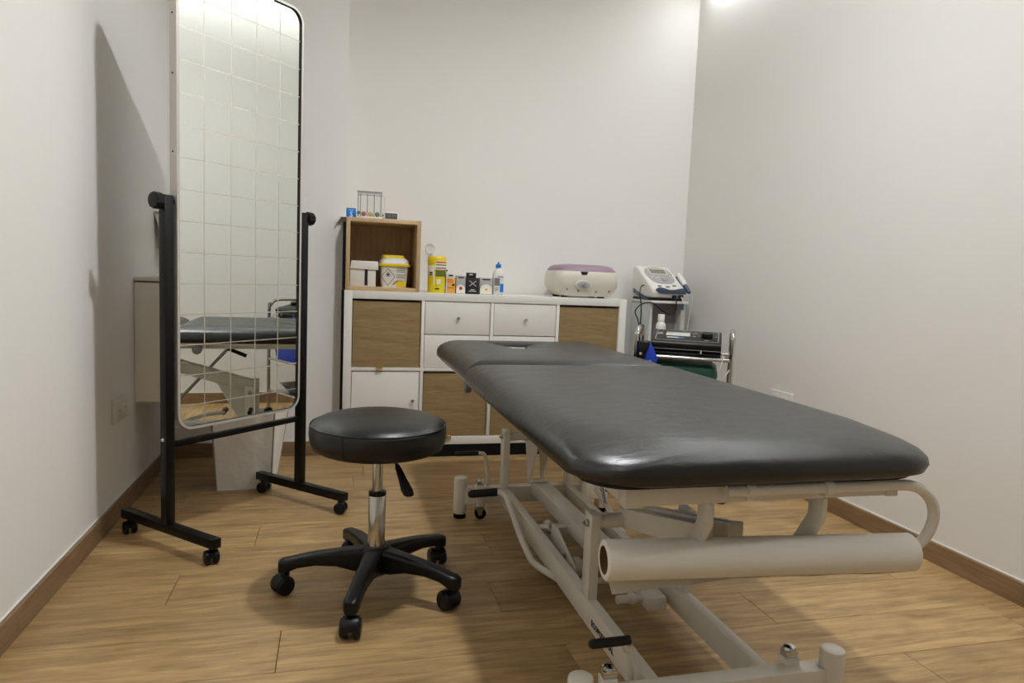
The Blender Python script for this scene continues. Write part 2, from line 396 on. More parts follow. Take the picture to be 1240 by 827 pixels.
def fabric_box(c, r, label):
    x0, x1, z0, z1 = cx[c]+.004, cx[c]+cw-.004, cz[r]+.001, cz[r]+ch-.011
    t = thing('storage_box', label, 'box', ((x0+x1)/2, .17, z0), group='brown fabric boxes in the cabinet cells')
    b = B(); n = 14
    P = []
    for j in range(n+1):
        rr = []
        for i in range(n+1):
            u, v = i/n, j/n; e = min(u, 1-u, v, 1-v)
            dy = (noise.noise(Vector((u*2.2+c*7, v*7+r*5, 1.3)))*.0022 + noise.noise(Vector((u*5+c, v*11, 4)))*.001)*min(1, e*8)
            rr.append(b.bm.verts.new((x0+(x1-x0)*u, .010+dy+(.004 if e == 0 else 0), z0+(z1-z0)*v)))
        P.append(rr)
    for j in range(n):
        for i in range(n): b.bm.faces.new((P[j][i], P[j][i+1], P[j+1][i+1], P[j+1][i]))
    part('front_panel', b, 'brownfab', t)
    part('body', B().box(x0, x1, .0145, .335, z0, z1, .003), 'brownfab', t)
    xm = (x0+x1)/2 - .03
    part('pull_tab', B().box(xm-.02, xm+.012, -.016, .012, z0+.001, z0+.006, .001).box(xm-.02, xm+.012, -.016, -.013, z0-.008, z0+.006, .001), 'tan', t, label='tan leather pull tab')
fabric_box(0, 1, 'brown fabric storage box in the upper left cell of the cabinet')
fabric_box(3, 1, 'brown fabric storage box in the upper right cell below the paraffin bath')
fabric_box(1, 0, 'brown fabric storage box low in the cabinet, beside the white door')
fabric_box(2, 0, 'brown fabric storage box low in the cabinet behind the couch post, third cell')
fabric_box(3, 0, 'brown fabric storage box in the lower right cell hidden behind the couch')

# ------------------------------------------------------------------ oak cube shelf and what is in and on it
S0, S1, SZ = .004, .362, .35; th = .019; Y0, Y1 = .004, .34
cube = thing('cube_shelf', 'open oak cube shelf standing on the left end of the white cabinet', 'shelf', (.183, .17, Z1))
part('side_panel', B().box(S0, S0+th, Y0, Y1, Z1, Z1+SZ, .001), 'oakin', cube)
part('side_panel', B().box(S1-th, S1, Y0, Y1, Z1, Z1+SZ, .001), 'oakin', cube)
part('top_panel', B().box(S0+th, S1-th, Y0, Y1, Z1+SZ-th, Z1+SZ, .001), 'oak', cube)
part('bottom_panel', B().box(S0+th, S1-th, Y0, Y1, Z1, Z1+th, .001), 'oak', cube)
part('back_panel', B().box(S0+th, S1-th, Y1-.012, Y1-.002, Z1+th, Z1+SZ-th), 'oakin', cube)
part('shadow_strip', B().box(S0-.0145, S0-.0002, .008, .094, Z1+.001, Z1+SZ-.024), 'rubber', cube, label='black strip standing in for the shadow down the left side')  # the same shadow beside the cube, also a black strip
zb = Z1+th
t = thing('tissue_box', 'small white lidded box with a dark slot inside the oak cube', 'box', (.096, .10, zb))
part('body', B().box(.036, .160, .05, .17, zb, zb+.088, .002), 'white2', t)
part('lid', B().prism([(.0345, zb+.086), (.172, zb+.082), (.170, zb+.125), (.042, zb+.125)], 'Y', .042, .178, .002), 'white', t)
part('slot', B().box(.106, .121, .0485, .05, zb+.006, zb+.084), 'ink', t, label='dark vertical slot')
t.location.x -= .010
t = thing('sharps_container', 'white and yellow lidded clinical waste tub with a hazard diamond, in the oak cube', 'container', (.257, .12, zb))
def rr3(x0, x1, y0, y1, r, z, seg=5): return [(x, y, z) for x, y in rrect(x0, x1, y0, y1, r, seg)]
part('tub', B().loft([rr3(.196, .318, .06, .20, .018, zb), rr3(.190, .326, .052, .208, .02, zb+.104)]), 'white2', t)
part('rim', B().loft([rr3(.182, .333, .046, .214, .02, zb+.103), rr3(.180, .335, .044, .216, .02, zb+.107), rr3(.180, .335, .044, .216, .02, zb+.114), rr3(.184, .331, .048, .212, .02, zb+.117)]), 'yellow', t)
part('lid', B().loft([rr3(.188, .328, .052, .208, .02, zb+.117), rr3(.190, .326, .054, .206, .02, zb+.132), rr3(.204, .312, .07, .19, .03, zb+.148)]), 'milky', t)
part('cap', B().loft([rr3(.198, .308, .068, .19, .02, zb+.146), rr3(.200, .306, .07, .188, .02, zb+.160)]), 'yellow', t)
def tubf(z): return .0600-(.008/.104)*(z-zb)-.0008       # y of the tub's front at height z
sl = Matrix.Rotation(-math.atan(.008/.104), 4, 'X')
def tubm(x, z): return front(x, tubf(z), z) @ Matrix.Rotation(math.atan(.008/.104), 4, 'X')
dm = B(); A = [(0, .043), (-.035, 0), (0, -.043), (.035, 0)]; Ai = [(p[0]*.93, p[1]*.93) for p in A]
dm.ring(A, Ai, 'Z', -.0004, .0004); part('hazard_diamond', B().take(dm.bm, tubm(.226, zb+.052)), 'ink', t, label='black hazard diamond outline', smooth=False)
sy = B()
for a in (90, 210, 330):
    c = (math.cos(R(a))*.006, math.sin(R(a))*.006); sy.ring([(c[0]+.0062*math.cos(R(q)), c[1]+.0062*math.sin(R(q))) for q in range(0, 360, 20)], [(c[0]*1.25+.0035*math.cos(R(q)), c[1]*1.25+.0035*math.sin(R(q))) for q in range(0, 360, 20)], 'Z', -.0003, .0003)
sy.cyl((0, 0, -.0003), (0, 0, .0003), .0035, seg=12)
part('hazard_symbol', B().take(sy.bm, tubm(.226, zb+.063)), 'ink', t, label='black biohazard trefoil', smooth=False)
part('yellow_label', B().take(B().box(-.024, .024, -.0135, .0135, -.0003, .0003).bm, tubm(.291, zb+.018)), 'yellow', t, smooth=False)
tx = B()
for i, w in enumerate((.044, .04, .044, 0, .046, .038, .044, 0, .03)):
    if w: tx.box(-.023, -.023+w, .034-i*.0075, .037-i*.0075, -.0002, .0004)
part('printed_text', B().take(tx.bm, tubm(.291, zb+.058)), 'inkgrey', t, smooth=False, label='lines of small grey print')
tx = B().box(-.016, .016, -.0022, .0022, -.0002, .0004)
part('printed_text', B().take(tx.bm, tubm(.262, zb+.024) @ Matrix.Rotation(R(42), 4, 'Z')), 'ink', t, smooth=False, label='slanted black word')
t.location.x -= .016
zt = Z1+SZ
t = thing('tray', 'flat white plastic tray jutting out over the left edge of the oak cube', 'tray', (.05, .12, zt))
part('base', B().box(-.022, .066, .055, .23, zt+.0005, zt+.004, .001), 'milky', t)
part('lip', B().prism([(-.040, zt-.020), (-.036, zt-.022), (-.018, zt+.002), (-.022, zt+.006)], 'Y', .06, .22), 'milky', t, label='drooping front lip')
t = thing('blue_carton', 'small blue carton with a white letter S on the cube shelf', 'box', (.035, .14, zt+.0045))
part('carton', B().prism([(.012, zt+.0045), (.062, zt+.0045), (.060, zt+.052), (.016, zt+.052)], 'Y', .115, .165, .001), 'blue', t)
part('dark_side', B().prism([(.006, zt+.005), (.0115, zt+.005), (.0155, zt+.05), (.013, zt+.05)], 'Y', .116, .164), 'ink', t, label='dark side flap')
text('letter', 'S', .034, front(.038, .1145, zt+.020), 'white', t, bold=.0006)
part('printed_text', B().box(.026, .050, .1142, .1146, zt+.039, zt+.043), 'lcdlight', t, smooth=False)
t.location.x -= .010
# spirometer
t = thing('spirometer', 'clear three chamber breathing trainer with a red, a yellow and a green ball', 'spirometer', (.125, .13, zt))
part('base', B().box(.085, .192, .075, .175, zt, zt+.012, .003), 'white', t)
part('chamber_body', B().ring(rrect(.070, .190, zt+.012, zt+.135, .004, 2), rrect(.073, .187, zt+.015, zt+.126, .003, 2), 'Y', .105, .15), 'clear', t)
part('chamber_front', B().box(.0735, .1865, .1075, .109, zt+.0155, zt+.1255), 'clear', t)
for i, x in enumerate((.075, .086, .119, .1525, .185)):
    part('chamber_wall', B().box(x-.0014, x+.0014, .1095, .148, zt+.0155, zt+.1255), 'clearwall', t)
part('top_rim', B().box(.069, .191, .104, .107, zt+.1265, zt+.1285).box(.069, .191, .104, .107, zt+.117, zt+.1195).box(.069, .191, .104, .151, zt+.135, zt+.137), 'clearwall', t)
for x, m_, nm in ((.1025, 'ballred', 'red'), (.136, 'ballyel', 'yellow'), (.169, 'ballgrn', 'green')):
    part('ball', B().ball((x, .128, zt+.028), .0125, seg=16), m_, t, label='%s float ball' % nm)
part('mouthpiece', B().cyl((.076, .085, zt+.03), (.076, .1, zt+.03), .008, seg=14), 'clearwall', t)
part('side_label', B().box(.192, .206, .11, .14, zt, zt+.036, .001), 'white', t)
part('side_print', B().box(.193, .205, .1092, .1098, zt+.020, zt+.028).box(.195, .205, .1092, .1098, zt+.004, zt+.010), 'ink', t, smooth=False)
part('air_tube', B().tube([(.188, .128, zt+.125), (.202, .128, zt+.118), (.206, .128, zt+.09), (.205, .128, zt+.04)], .0018), 'milky', t)
t.location.x -= .014
# clock
t = thing('digital_clock', 'white digital clock with a dark display on the cube shelf', 'clock', (.255, .12, zt))
part('case', B().prism([(.10, zt), (.150, zt), (.135, zt+.044), (.108, zt+.044)], 'X', .216, .288, .003), 'white', t)
tl = math.atan(.008/.044)
part('display', B().take(B().box(-.030, .030, -.014, .014, -.0005, .0008).bm, front(.253, .1035, zt+.023, 0) @ Matrix.Rotation(tl, 4, 'X') @ Matrix.Rotation(-2*tl, 4, 'X')), 'lcddark', t, smooth=False)
text('digits', '12:50', .022, front(.253, .1032, zt+.023) @ Matrix.Rotation(-tl, 4, 'X') @ Matrix.Translation((0, 0, .0012)), 'lcdink', t)

t.location.x -= .031
# ------------------------------------------------------------------ things in a row on the cabinet top
def bars(x, y, z, rows, w, h, gap):
    b = B()
    for i, f in enumerate(rows):
        if f: b.box(x-w/2*f, x+w/2*f, y-.0004, y+.0004, z-i*gap, z-i*gap+h)
    return b
def curved(cx, cy, r, a0, a1, z0, z1, n=10):     # a label that follows a cylinder
    b = B(); t = b.bm
    A = [R(a0+(a1-a0)*i/n) for i in range(n+1)]
    lo = [t.verts.new((cx+r*math.sin(a), cy-r*math.cos(a), z0)) for a in A]; hi = [t.verts.new((cx+r*math.sin(a), cy-r*math.cos(a), z1)) for a in A]
    for i in range(n): t.faces.new((lo[i], lo[i+1], hi[i+1], hi[i]))
    return b
xc, yc, rc = .452, .055, .045
t = thing('sharps_bin', 'tall yellow sharps cylinder with printed labels on the white cabinet', 'container', (xc, yc, Z1))
part('body', B().lathe([(.043, 0), (.0445, .004), (rc, .14), (rc, .142)], (xc, yc, Z1), 36), 'lemon', t)
part('lid', B().lathe([(rc+.001, .142), (rc+.002, .146), (rc+.002, .176), (rc-.001, .181), (rc-.012, .183)], (xc, yc, Z1), 36), 'yellow', t)
rl = rc+.0008
def cl(name, a0, a1, z0, z1, m_, k=0): part(name, curved(xc, yc, rl+k*.0004, a0, a1, Z1+z0, Z1+z1), m_, t, smooth=True)
cl('side_label', -75, -22, .085, .137, 'paper'); cl('side_label', -75, -22, .045, .082, 'yellow')
cl('side_label', -28, -20, .04, .09, 'paper')
cl('printed_text', -62, -34, .087, .093, 'ink', 1); cl('printed_text', -60, -34, .096, .104, 'ink', 1)
cl('front_label', -18, 80, .118, .160, 'paper', 3); cl('front_label', -18, 64, .082, .117, 'olive', 1)
for z, m_ in ((.150, 'red'), (.137, 'green'), (.122, 'red')): cl('printed_text', -14, 70, z, z+.006, m_, 4)
for z in (.086, .093, .100, .107): cl('printed_text', -14, 56, z, z+.0035, 'ink', 2)
cl('hazard_diamond', -6, 20, .045, .068, 'paper', 1); cl('printed_text', -16, 10, .018, .024, 'ink', 1); cl('side_label', 48, 66, .02, .045, 'paper', 1)
t = thing('orange_carton', 'small orange and white carton beside the yellow sharps cylinder', 'box', (.522, .06, Z1))
part('carton', B().box(.497, .545, .035, .085, Z1, Z1+.078, .001), 'orange', t)
part('white_top', B().box(.4968, .5452, .0348, .0852, Z1+.078, Z1+.107, .001), 'white', t)
part('printed_text', bars(.521, .0344, Z1+.086, (.5,), .045, .008, .01), 'ink', t, smooth=False)
part('printed_text', bars(.520, .0346, Z1+.066, (.6, .7, 0, 0, .75), .045, .003, .010), 'red', t, smooth=False)
part('round_badge', B().cyl((.535, .0344, Z1+.043), (.535, .0348, Z1+.043), .007, seg=16), 'ink', t)
t = thing('pen', 'thin white pen standing between the yellow cylinder and the orange carton', 'pen', (.4975, .030, Z1))
part('barrel', B().cyl((.4985, .028, Z1), (.4985, .029, Z1+.11), .0022, seg=10), 'white', t)
part('cap', B().cyl((.4985, .029, Z1+.11), (.4985, .029, Z1+.118), .004, seg=10), 'ink', t)
def round_carton(x0, x1, h, colr, label, nm, dotm, y0=.035):
    xm = (x0+x1)/2; w = x1-x0
    t = thing(nm, label, 'box', (xm, y0+.02, Z1))
    part('carton', B().box(x0, x1, y0, y0+.045, Z1, Z1+h, .001), 'greyc', t)
    A = [(xm+w*.46*math.cos(R(a)), Z1+h*.26+w*.46*math.sin(R(a))) for a in range(0, 181, 12)] + [(xm-w*.46, Z1+.003), (xm+w*.46, Z1+.003)]
    part('white_arch', B().prism(A, 'Y', y0-.0006, y0), 'paper', t, smooth=False)
    part('dot', B().cyl((xm, y0-.001, Z1+h*.30), (xm, y0-.0005, Z1+h*.30), .0085 if dotm == 'red' else .007, seg=20), dotm, t, smooth=False)
    part('printed_text', bars(xm, y0-.0004, Z1+h*.86, (.62,), w, .006, .01), 'ink', t, smooth=False)
    return t
round_carton(.549, .598, .092, 0, 'narrow grey carton with a white arch and a red dot', 'grey_carton', 'red')
t = thing('black_carton', 'black hanging carton with white print between the two grey cartons', 'box', (.634, .05, Z1))
part('carton', B().box(.602, .665, .030, .07, Z1, Z1+.083, .001), 'ink', t)
part('hang_flap', B().box(.604, .656, .060, .062, Z1+.083, Z1+.108, .0005), 'ink', t)
part('hang_hole', B().box(.620, .638, .0592, .0598, Z1+.096, Z1+.101), 'white', t, smooth=False)
part('printed_text', bars(.634, .0296, Z1+.0205, (.4, .75), .05, .0045, .0075), 'lcdlight', t, smooth=False)
gr = B()
for s_ in (-1, 1):
    gr.take(B().box(-.022, .022, -.002, .002, -.0003, .0003).bm, front(.634, .0295, Z1+.054) @ Matrix.Rotation(R(38*s_), 4, 'Z'))
part('printed_cross', gr, 'lcdlight', t, smooth=False, label='pale crossed graphic')
round_carton(.672, .738, .085, 0, 'wide grey carton with a white arch and a yellow dot', 'grey_carton', 'yellow')
xb, yb = .770, .055
t = thing('gel_bottle', 'white squeeze bottle with a blue cap and blue label stripe', 'bottle', (xb, yb, Z1))
def orr(hx, hy, z, r): return [(xb+x, yb+y, z) for x, y in rrect(-hx, hx, -hy, hy, r, 5)]
part('bottle', B().loft([orr(.025, .017, Z1, .012), orr(.027, .019, Z1+.004, .014), orr(.028, .019, Z1+.10, .014), orr(.026, .018, Z1+.118, .014), orr(.012, .012, Z1+.134, .0118), orr(.010, .010, Z1+.140, .0098)]), 'white', t)
part('cap', B().lathe([(.014, .139), (.014, .156), (.008, .159), (.0045, .160), (.0045, .168), (.003, .169)], (xb, yb, Z1), 20), 'blue', t)
part('blue_stripe', B().box(xb+.008, xb+.026, yb-.0200, yb-.0192, Z1+.014, Z1+.058), 'blue', t, smooth=False)
part('photo_panel', B().box(xb-.022, xb+.006, yb-.0200, yb-.0192, Z1+.048, Z1+.086), 'greyd', t, smooth=False)
part('printed_text', B().box(xb-.006, xb+.024, yb-.0200, yb-.0192, Z1+.092, Z1+.096), 'blue', t, smooth=False)
part('printed_text', B().box(xb-.021, xb+.002, yb-.0200, yb-.0192, Z1+.034, Z1+.036).box(xb-.021, xb-.002, yb-.0200, yb-.0192, Z1+.028, Z1+.03).box(xb-.021, xb, yb-.0200, yb-.0192, Z1+.022, Z1+.024), 'inkgrey', t, smooth=False)
# ring cord on the wall
t = thing('wall_hanger', 'thin white ring and cord hanging on the wall behind the yellow cylinder', 'hanger', (.47, YB-.004, 1.03))
part('ring', B().tube([(.458+.024*math.cos(R(a)), YB-.012, 1.066+.028*math.sin(R(a))) for a in range(0, 361, 20)], .0022), 'milky', t)
part('adhesive_hook', B().box(.462, .480, YB-.012, YB-.0005, 1.028, 1.045, .002), 'milky', t)
part('cord', B().tube([(.466, YB-.007, 1.03), (.452, YB-.007, 1.0), (.455, YB-.007, .96), (.462, YB-.007, .92), (.462, YB-.007, .86)], .0018), 'milky', t)

# paraffin bath
px, py = 1.258, .155
t = thing('paraffin_bath', 'cream paraffin wax bath with a mauve lid on the right end of the cabinet', 'appliance', (px, py, Z1))
def pr_(hx, hy, z, r=.05, dx=0): return [(px+dx+x, py+y, Z1+z) for x, y in rrect(-hx, hx, -hy, hy, r, 8)]
part('body', B().loft([pr_(.138, .105, .008), pr_(.155, .112, .016), pr_(.170, .122, .045), pr_(.179, .128, .06), pr_(.180, .130, .085), pr_(.179, .129, .11), pr_(.174, .124, .136), pr_(.171, .120, .140)]), 'offwhite', t)
part('lid', B().loft([pr_(.170, .119, .1405), pr_(.169, .117, .148, .055), pr_(.158, .106, .163, .055), pr_(.138, .09, .172, .05), pr_(.10, .065, .1765, .04)]), 'mauve', t, label='mauve domed lid')
part('foot', B().box(px-.13, px-.10, .06, .09, Z1, Z1+.009), 'rubber', t); part('foot', B().box(px+.075, px+.105, .06, .09, Z1, Z1+.009), 'rubber', t)
part('foot', B().box(px-.13, px-.10, .21, .24, Z1, Z1+.009), 'rubber', t); part('foot', B().box(px+.075, px+.105, .21, .24, Z1, Z1+.009), 'rubber', t)
yf = py-.130
part('latch', B().prism([(px-.046, Z1+.139), (px-.006, Z1+.139), (px-.012, Z1+.122), (px-.040, Z1+.122)], 'Y', yf+.0005, yf+.012, .001), 'ink', t, label='dark latch tab')
el = lambda a, b, n=28: [(px-.030+a*math.cos(2*math.pi*i/n), Z1+.068+b*math.sin(2*math.pi*i/n)) for i in range(n)]
part('dial_surround', B().prism(el(.044, .027), 'Y', yf-.004, yf+.004, .0015), 'offwhite', t)
part('dial', B().prism(el(.037, .020), 'Y', yf-.006, yf-.003, .001), 'grey', t, label='oval grey control dial')
part('dial_knob', B().cyl((px-.028, yf-.014, Z1+.069), (px-.028, yf-.005, Z1+.069), .009, seg=18), 'steel', t)
for dx, z in ((-.118, .044), (-.055, .036), (.045, .034), (.12, .038)):
    part('vent', B().box(px+dx-.002, px+dx+.002, yf+.0005, yf+.014, Z1+z-.003, Z1+z+.003), 'ink', t, smooth=False)

# ------------------------------------------------------------------ ultrasound unit on its stand
ux0, ux1, uy0, uy1, uz = 1.640, 1.856, .06, .33, .832
st = thing('device_stand', 'tall grey stand with a white top plate in the back right corner', 'stand', ((ux0+ux1)/2, .2, 0))
part('top_plate', B().box(ux0-.002, ux1+.006, uy0-.01, uy1+.01, uz-.014, uz, .003), 'white', st)
part('side_panel', B().box(ux0+.005, ux0+.022, uy0+.02, uy1, .05, uz-.014, .002), 'standgrey', st)
part('side_panel', B().box(ux1-.012, ux1+.005, uy0+.02, uy1, .05, uz-.014, .002), 'standgrey', st)
part('back_panel', B().box(ux0+.022, ux1-.012, uy0+.10, uy0+.112, .05, uz-.014), 'greyd', st, label='dark grey back sheet')
part('base', B().box(ux0-.01, ux1+.02, uy0-.02, uy1+.01, .035, .05, .003), 'white', st)
for x in (ux0+.01, ux1-.005):
    for y in (uy0, uy1-.02): part('caster', B().cyl((x-.009, y, .0175), (x+.009, y, .0175), .0175, seg=16), 'black', st)
un = thing('ultrasound_unit', 'white therapy unit with a sloped control panel and blue trim on the grey stand', 'medical device', ((ux0+ux1)/2, .2, uz))
z = uz
prof = [(uy0+.015, z+.014), (uy0, z+.03), (uy0-.004, z+.058), (uy0+.01, z+.074), (uy1-.06, z+.188), (uy1-.01, z+.192), (uy1, z+.17), (uy1, z+.03), (uy1-.03, z+.014)]
part('housing', B().prism(prof, 'X', ux0, ux1-.012, .014, seg=3), 'white', un)
slope = math.atan2(.114, uy1-.06-uy0-.01)
um = Matrix.Translation(((ux0+ux1)/2-.006, uy0+.01, z+.074)) @ Matrix.Rotation(slope, 4, 'X')   # panel plane: x right, y up the slope
LS = math.hypot(.114, uy1-.06-uy0-.01)
pts = []
for i in range(36):
    a = 2*math.pi*i/36; w = .084*(1 if math.sin(a) > 0 else .92)
    pts.append((w*math.copysign(abs(math.cos(a))**.7, math.cos(a)), LS*.56+LS*.40*math.copysign(abs(math.sin(a))**.8, math.sin(a))))
part('control_panel', B().take(B().prism(pts, 'Z', -.001, .0022).bm, um), 'grey', un, label='oval grey control panel')
part('screen_bezel', B().take(B().box(-.052, .056, LS*.60, LS*.88, .0022, .0040, .001).bm, um), 'white', un)
part('screen', B().take(B().box(-.046, .050, LS*.635, LS*.845, .004, .0046).bm, um), 'lcd', un, label='brownish screen')
part('dial', B().take(B().lathe([(.018, .0022), (.018, .007), (.014, .010)], (.012, LS*.36, 0), 20).bm, um), 'grey', un)
for x, y in ((-.05, .5), (-.035, .42), (-.055, .44), (.06, .52), (.062, .42), (-.02, .45)):
    part('button', B().take(B().cyl((x, LS*y, .0022), (x, LS*y, .0048), .0045, seg=10).bm, um), 'white', un)
for x, y in ((-.045, .06), (0, .03), (.045, .09)):
    part('key', B().take(B().box(x-.012, x+.012, LS*y-.005, LS*y+.005, -.0005, .0025, .001).bm, um), 'navy', un)
part('front_bumper', B().prism([(ux0+.05, z+.040), (ux1-.02, z+.040), (ux1-.016, z+.060), (ux1-.03, z+.074), (ux1-.08, z+.064), (ux0+.11, z+.062), (ux0+.045, z+.076), (ux0+.02, z+.062)], 'Y', uy0-.012, uy0+.004, .003), 'navy', un, label='slate blue front bumper')
part('base_trim', B().prism([(uy0+.03, z), (uy0+.10, z), (uy1-.03, z+.038), (uy1-.03, z+.062), (uy0+.1, z+.026)], 'X', ux0-.003, ux0+.012, .003), 'navy', un, label='slate blue side foot')
part('underside', B().box(ux0+.01, ux1-.02, uy0+.01, uy1-.01, z+.0005, z+.0145), 'black', un)
part('connector', B().cyl((ux0+.135, uy0-.02, z+.024), (ux0+.135, uy0+.01, z+.024), .009, seg=12).box(ux0+.165, ux0+.19, uy0-.006, uy0+.01, z+.018, z+.034), 'ink', un)
pm = Matrix.Translation((ux1+.006, uy0+.045, z+.062)) @ Matrix.Rotation(slope+R(4), 4, 'X') @ Matrix.Scale(.80, 4)
pb = part('probe_holder', B().take(B().prism([(-.045, -.004), (.15, -.004), (.15, .016), (-.045, .012)], 'X', -.014, -.007).bm, pm), 'navy', un)
part('probe', B().take(B().loft([[(.012+q*math.cos(a), y, .018+q*math.sin(a)) for a in [2*math.pi*i/16 for i in range(16)]] for y, q in ((.03, .017), (.06, .020), (.12, .022), (.16, .020), (.175, .010))]).bm, pm), 'white', un, label='white probe head')
part('probe_handle', B().take(B().loft([[(.012+q*math.cos(a), y, .014+q*math.sin(a)) for a in [2*math.pi*i/16 for i in range(16)]] for y, q in ((-.05, .010), (-.04, .014), (.02, .018), (.032, .019))]).bm, pm), 'navy', un, label='slate blue probe handle')
part('cable', B().tube([(ux0+.135, uy0-.018, z+.022), (ux0+.138, uy0-.03, z-.01), (ux0+.135, uy0-.03, z-.05), (ux0+.105, uy0-.03, z-.072), (ux0+.05, uy0-.03, z-.05), (ux0-.01, uy0-.035, z-.012), (ux0-.07, uy0-.035, z-.02), (ux0-.105, uy0-.03, z-.06), (ux0-.085, uy0-.03, z-.11), (ux0-.07, uy0-.03, z-.18), (ux0-.065, uy0-.03, z-.34)], .0035), 'cable', un)
part('cable', B().tube([(ux0+.0, uy0+.10, z+.08), (ux0-.03, uy0+.07, z+.075), (ux0-.06, uy0+.02, z+.04), (ux0-.065, uy0-.02, z-.05), (ux0-.067, uy0-.02, z-.2), (ux0-.06, uy0-.02, z-.36)], .0035), 'cable', un)
part('cable', B().tube([(ux0+.178, uy0-.006, z+.024), (ux0+.179, uy0-.02, z+.0), (ux0+.179, uy0-.02, z-.12), (ux0+.176, uy0-.02, z-.3)], .003).tube([(ux1+.022, uy0-.01, z+.06), (ux1+.02, uy0-.02, z+.0), (ux1+.006, uy0-.02, z-.12), (ux1-.01, uy0-.02, z-.3)], .0018), 'cablew', un)
part('cable_sleeve', B().cyl((ux0+.179, uy0-.02, z-.045), (ux0+.179, uy0-.02, z-.012), .008, seg=12), 'navy', un)

# ------------------------------------------------------------------ chrome trolley, turned about 31 degrees
TW, TD = .40, .26
ta = R(-30.9)
t0 = Vector((1.580-TW*math.cos(ta), -.862-TW*math.sin(ta), 0))     # front left leg
tr = thing('chrome_trolley', 'chrome tube trolley with three shelves between the couch head and the right wall', 'trolley', tuple(t0), ta)
for x in (0, TW):
    part('end_frame', B().tube([(x, 0, .05), (x, 0, .655), (x, .008, .690), (x, .032, .718), (x, .075, .728), (x, TD-.075, .728), (x, TD-.032, .718), (x, TD-.008, .690), (x, TD, .655), (x, TD, .05)], .0105, 14, res=4), 'chrome', tr, local=True, label='arched chrome tube end frame')
for zz in (.606, .352, .15):
    part('shelf', B().box(.008, TW-.008, .004, TD-.004, zz, zz+.006, .001), 'steel', tr, local=True)
    part('shelf_rail', B().cyl((.006, 0, zz+.008), (TW-.006, 0, zz+.008), .0075, seg=12).cyl((.006, TD, zz+.008), (TW-.006, TD, zz+.008), .0075, seg=12), 'chrome', tr, local=True)
for x in (0, TW):
    for y in (0, TD):
        part('caster', B().cyl((x-.011, y, .025), (x+.011, y, .025), .025, seg=18).cyl((x, y, .04), (x, y, .055), .008, seg=10), 'black', tr, local=True)
TMX = MX[tr.name]
def on_tr(x, y, z=0): return tuple(TMX @ Vector((x, y, z)))
zs = .612
dv = thing('electrotherapy_unit', 'black electrotherapy unit with a pale screen and round knob on the chrome trolley', 'medical device', on_tr(.22, .13, zs), ta)
dx0, dx1 = -.158, .135            # local to device root
pf = [(-.105, .008), (-.108, .020), (-.098, .026), (-.112, .036), (-.115, .060), (-.104, .062), (-.104, .068), (.064, .108), (.074, .10), (.074, .008)]
part('housing', B().prism(pf, 'X', dx0, dx1, .002), 'black', dv, local=True)
sa = math.atan2(.040, .168); dm_ = Matrix.Translation(((dx0+dx1)/2, -.104, .0685)) @ Matrix.Rotation(sa, 4, 'X') @ Matrix.Diagonal((1, .85, 1, 1))
hw = (dx1-dx0)/2
part('panel_line', B().take(B().ring(rrect(-hw+.012, hw-.012, .022, .196, .012, 4), rrect(-hw+.014, hw-.014, .024, .194, .011, 4), 'Z', 0, .0006).bm, dm_), 'lcdlight', dv, local=True, smooth=False, label='thin pale outline')
part('screen', B().take(B().box(-.092, .012, .095, .155, 0, .002, .0008).bm, dm_), 'lcdlight', dv, local=True, label='pale grey screen')
part('knob', B().take(B().lathe([(.026, 0), (.025, .016), (.022, .019)], (.085, .105, 0), 24).bm, dm_), 'black', dv, local=True, label='round black knob')
b = B()
for x, y, w in ((-.118, .14, .02), (-.118, .118, .024), (.028, .15, .012), (.04, .15, .008), (.03, .105, .014), (.085, .045, .02), (.05, .115, .006), (.122, .115, .006)): b.box(x-w/2, x+w/2, y-.004, y+.004, 0, .0008)
for i in range(7): b.box(-.02+i*.024, -.008+i*.024, .178, .181, 0, .0008)
part('printed_marks', B().take(b.bm, dm_), 'lcdlight', dv, local=True, smooth=False, label='small pale printed marks')
b = B().box(-.086, -.034, .062, .074, 0, .0008); part('printed_text', B().take(b.bm, dm_), 'white', dv, local=True, smooth=False)
b = B().box(-.032, -.012, .062, .074, 0, .0008); part('printed_text', B().take(b.bm, dm_), 'blue', dv, local=True, smooth=False)
part('front_ridge', B().box(dx0+.002, dx1-.002, -.106, -.1035, .0605, .0655, .001), 'steel', dv, local=True, label='pale metal strip')
part('front_ridge', B().box(dx0+.002, dx1-.002, -.1125, -.1105, .0345, .038, .001), 'greyd', dv, local=True)
part('socket_mark', B().box(.05, .056, -.1175, -.1145, .022, .036), 'lcdlight', dv, local=True, smooth=False)
for x in (dx0+.03, dx1-.03):
    for y in (-.09, .06): part('foot', B().cyl((x, y, .0), (x, y, .009), .009, seg=10), 'rubber', dv, local=True)
part('cable', B().tube([(dx1-.004, -.05, .03), (dx1+.012, -.12, .012), (dx1+.002, -.145, -.02), (dx1-.006, -.15, -.09), (dx1+.03, -.145, -.05), (dx1+.05, -.11, .0), (dx1+.04, -.08, .028), (dx1+.03, -.1, .03), (dx1+.045, -.11, .008), (dx1+.052, -.13, -.06), (dx1+.04, -.14, -.12)], .0024), 'cablew', dv, local=True)
# bottle behind it
p = Vector(on_tr(.082, .229, zs))
t = thing('lotion_bottle', 'white plastic bottle with a square cap behind the black unit on the trolley', 'bottle', tuple(p))
part('bottle', B().lathe([(.021, 0), (.0225, .004), (.0225, .118), (.021, .128), (.015, .138), (.012, .144)], tuple(p), 24), 'milky', t)
part('cap', B().lathe([(.0155, .143), (.0155, .172), (.0145, .174)], tuple(p), 20), 'white', t)
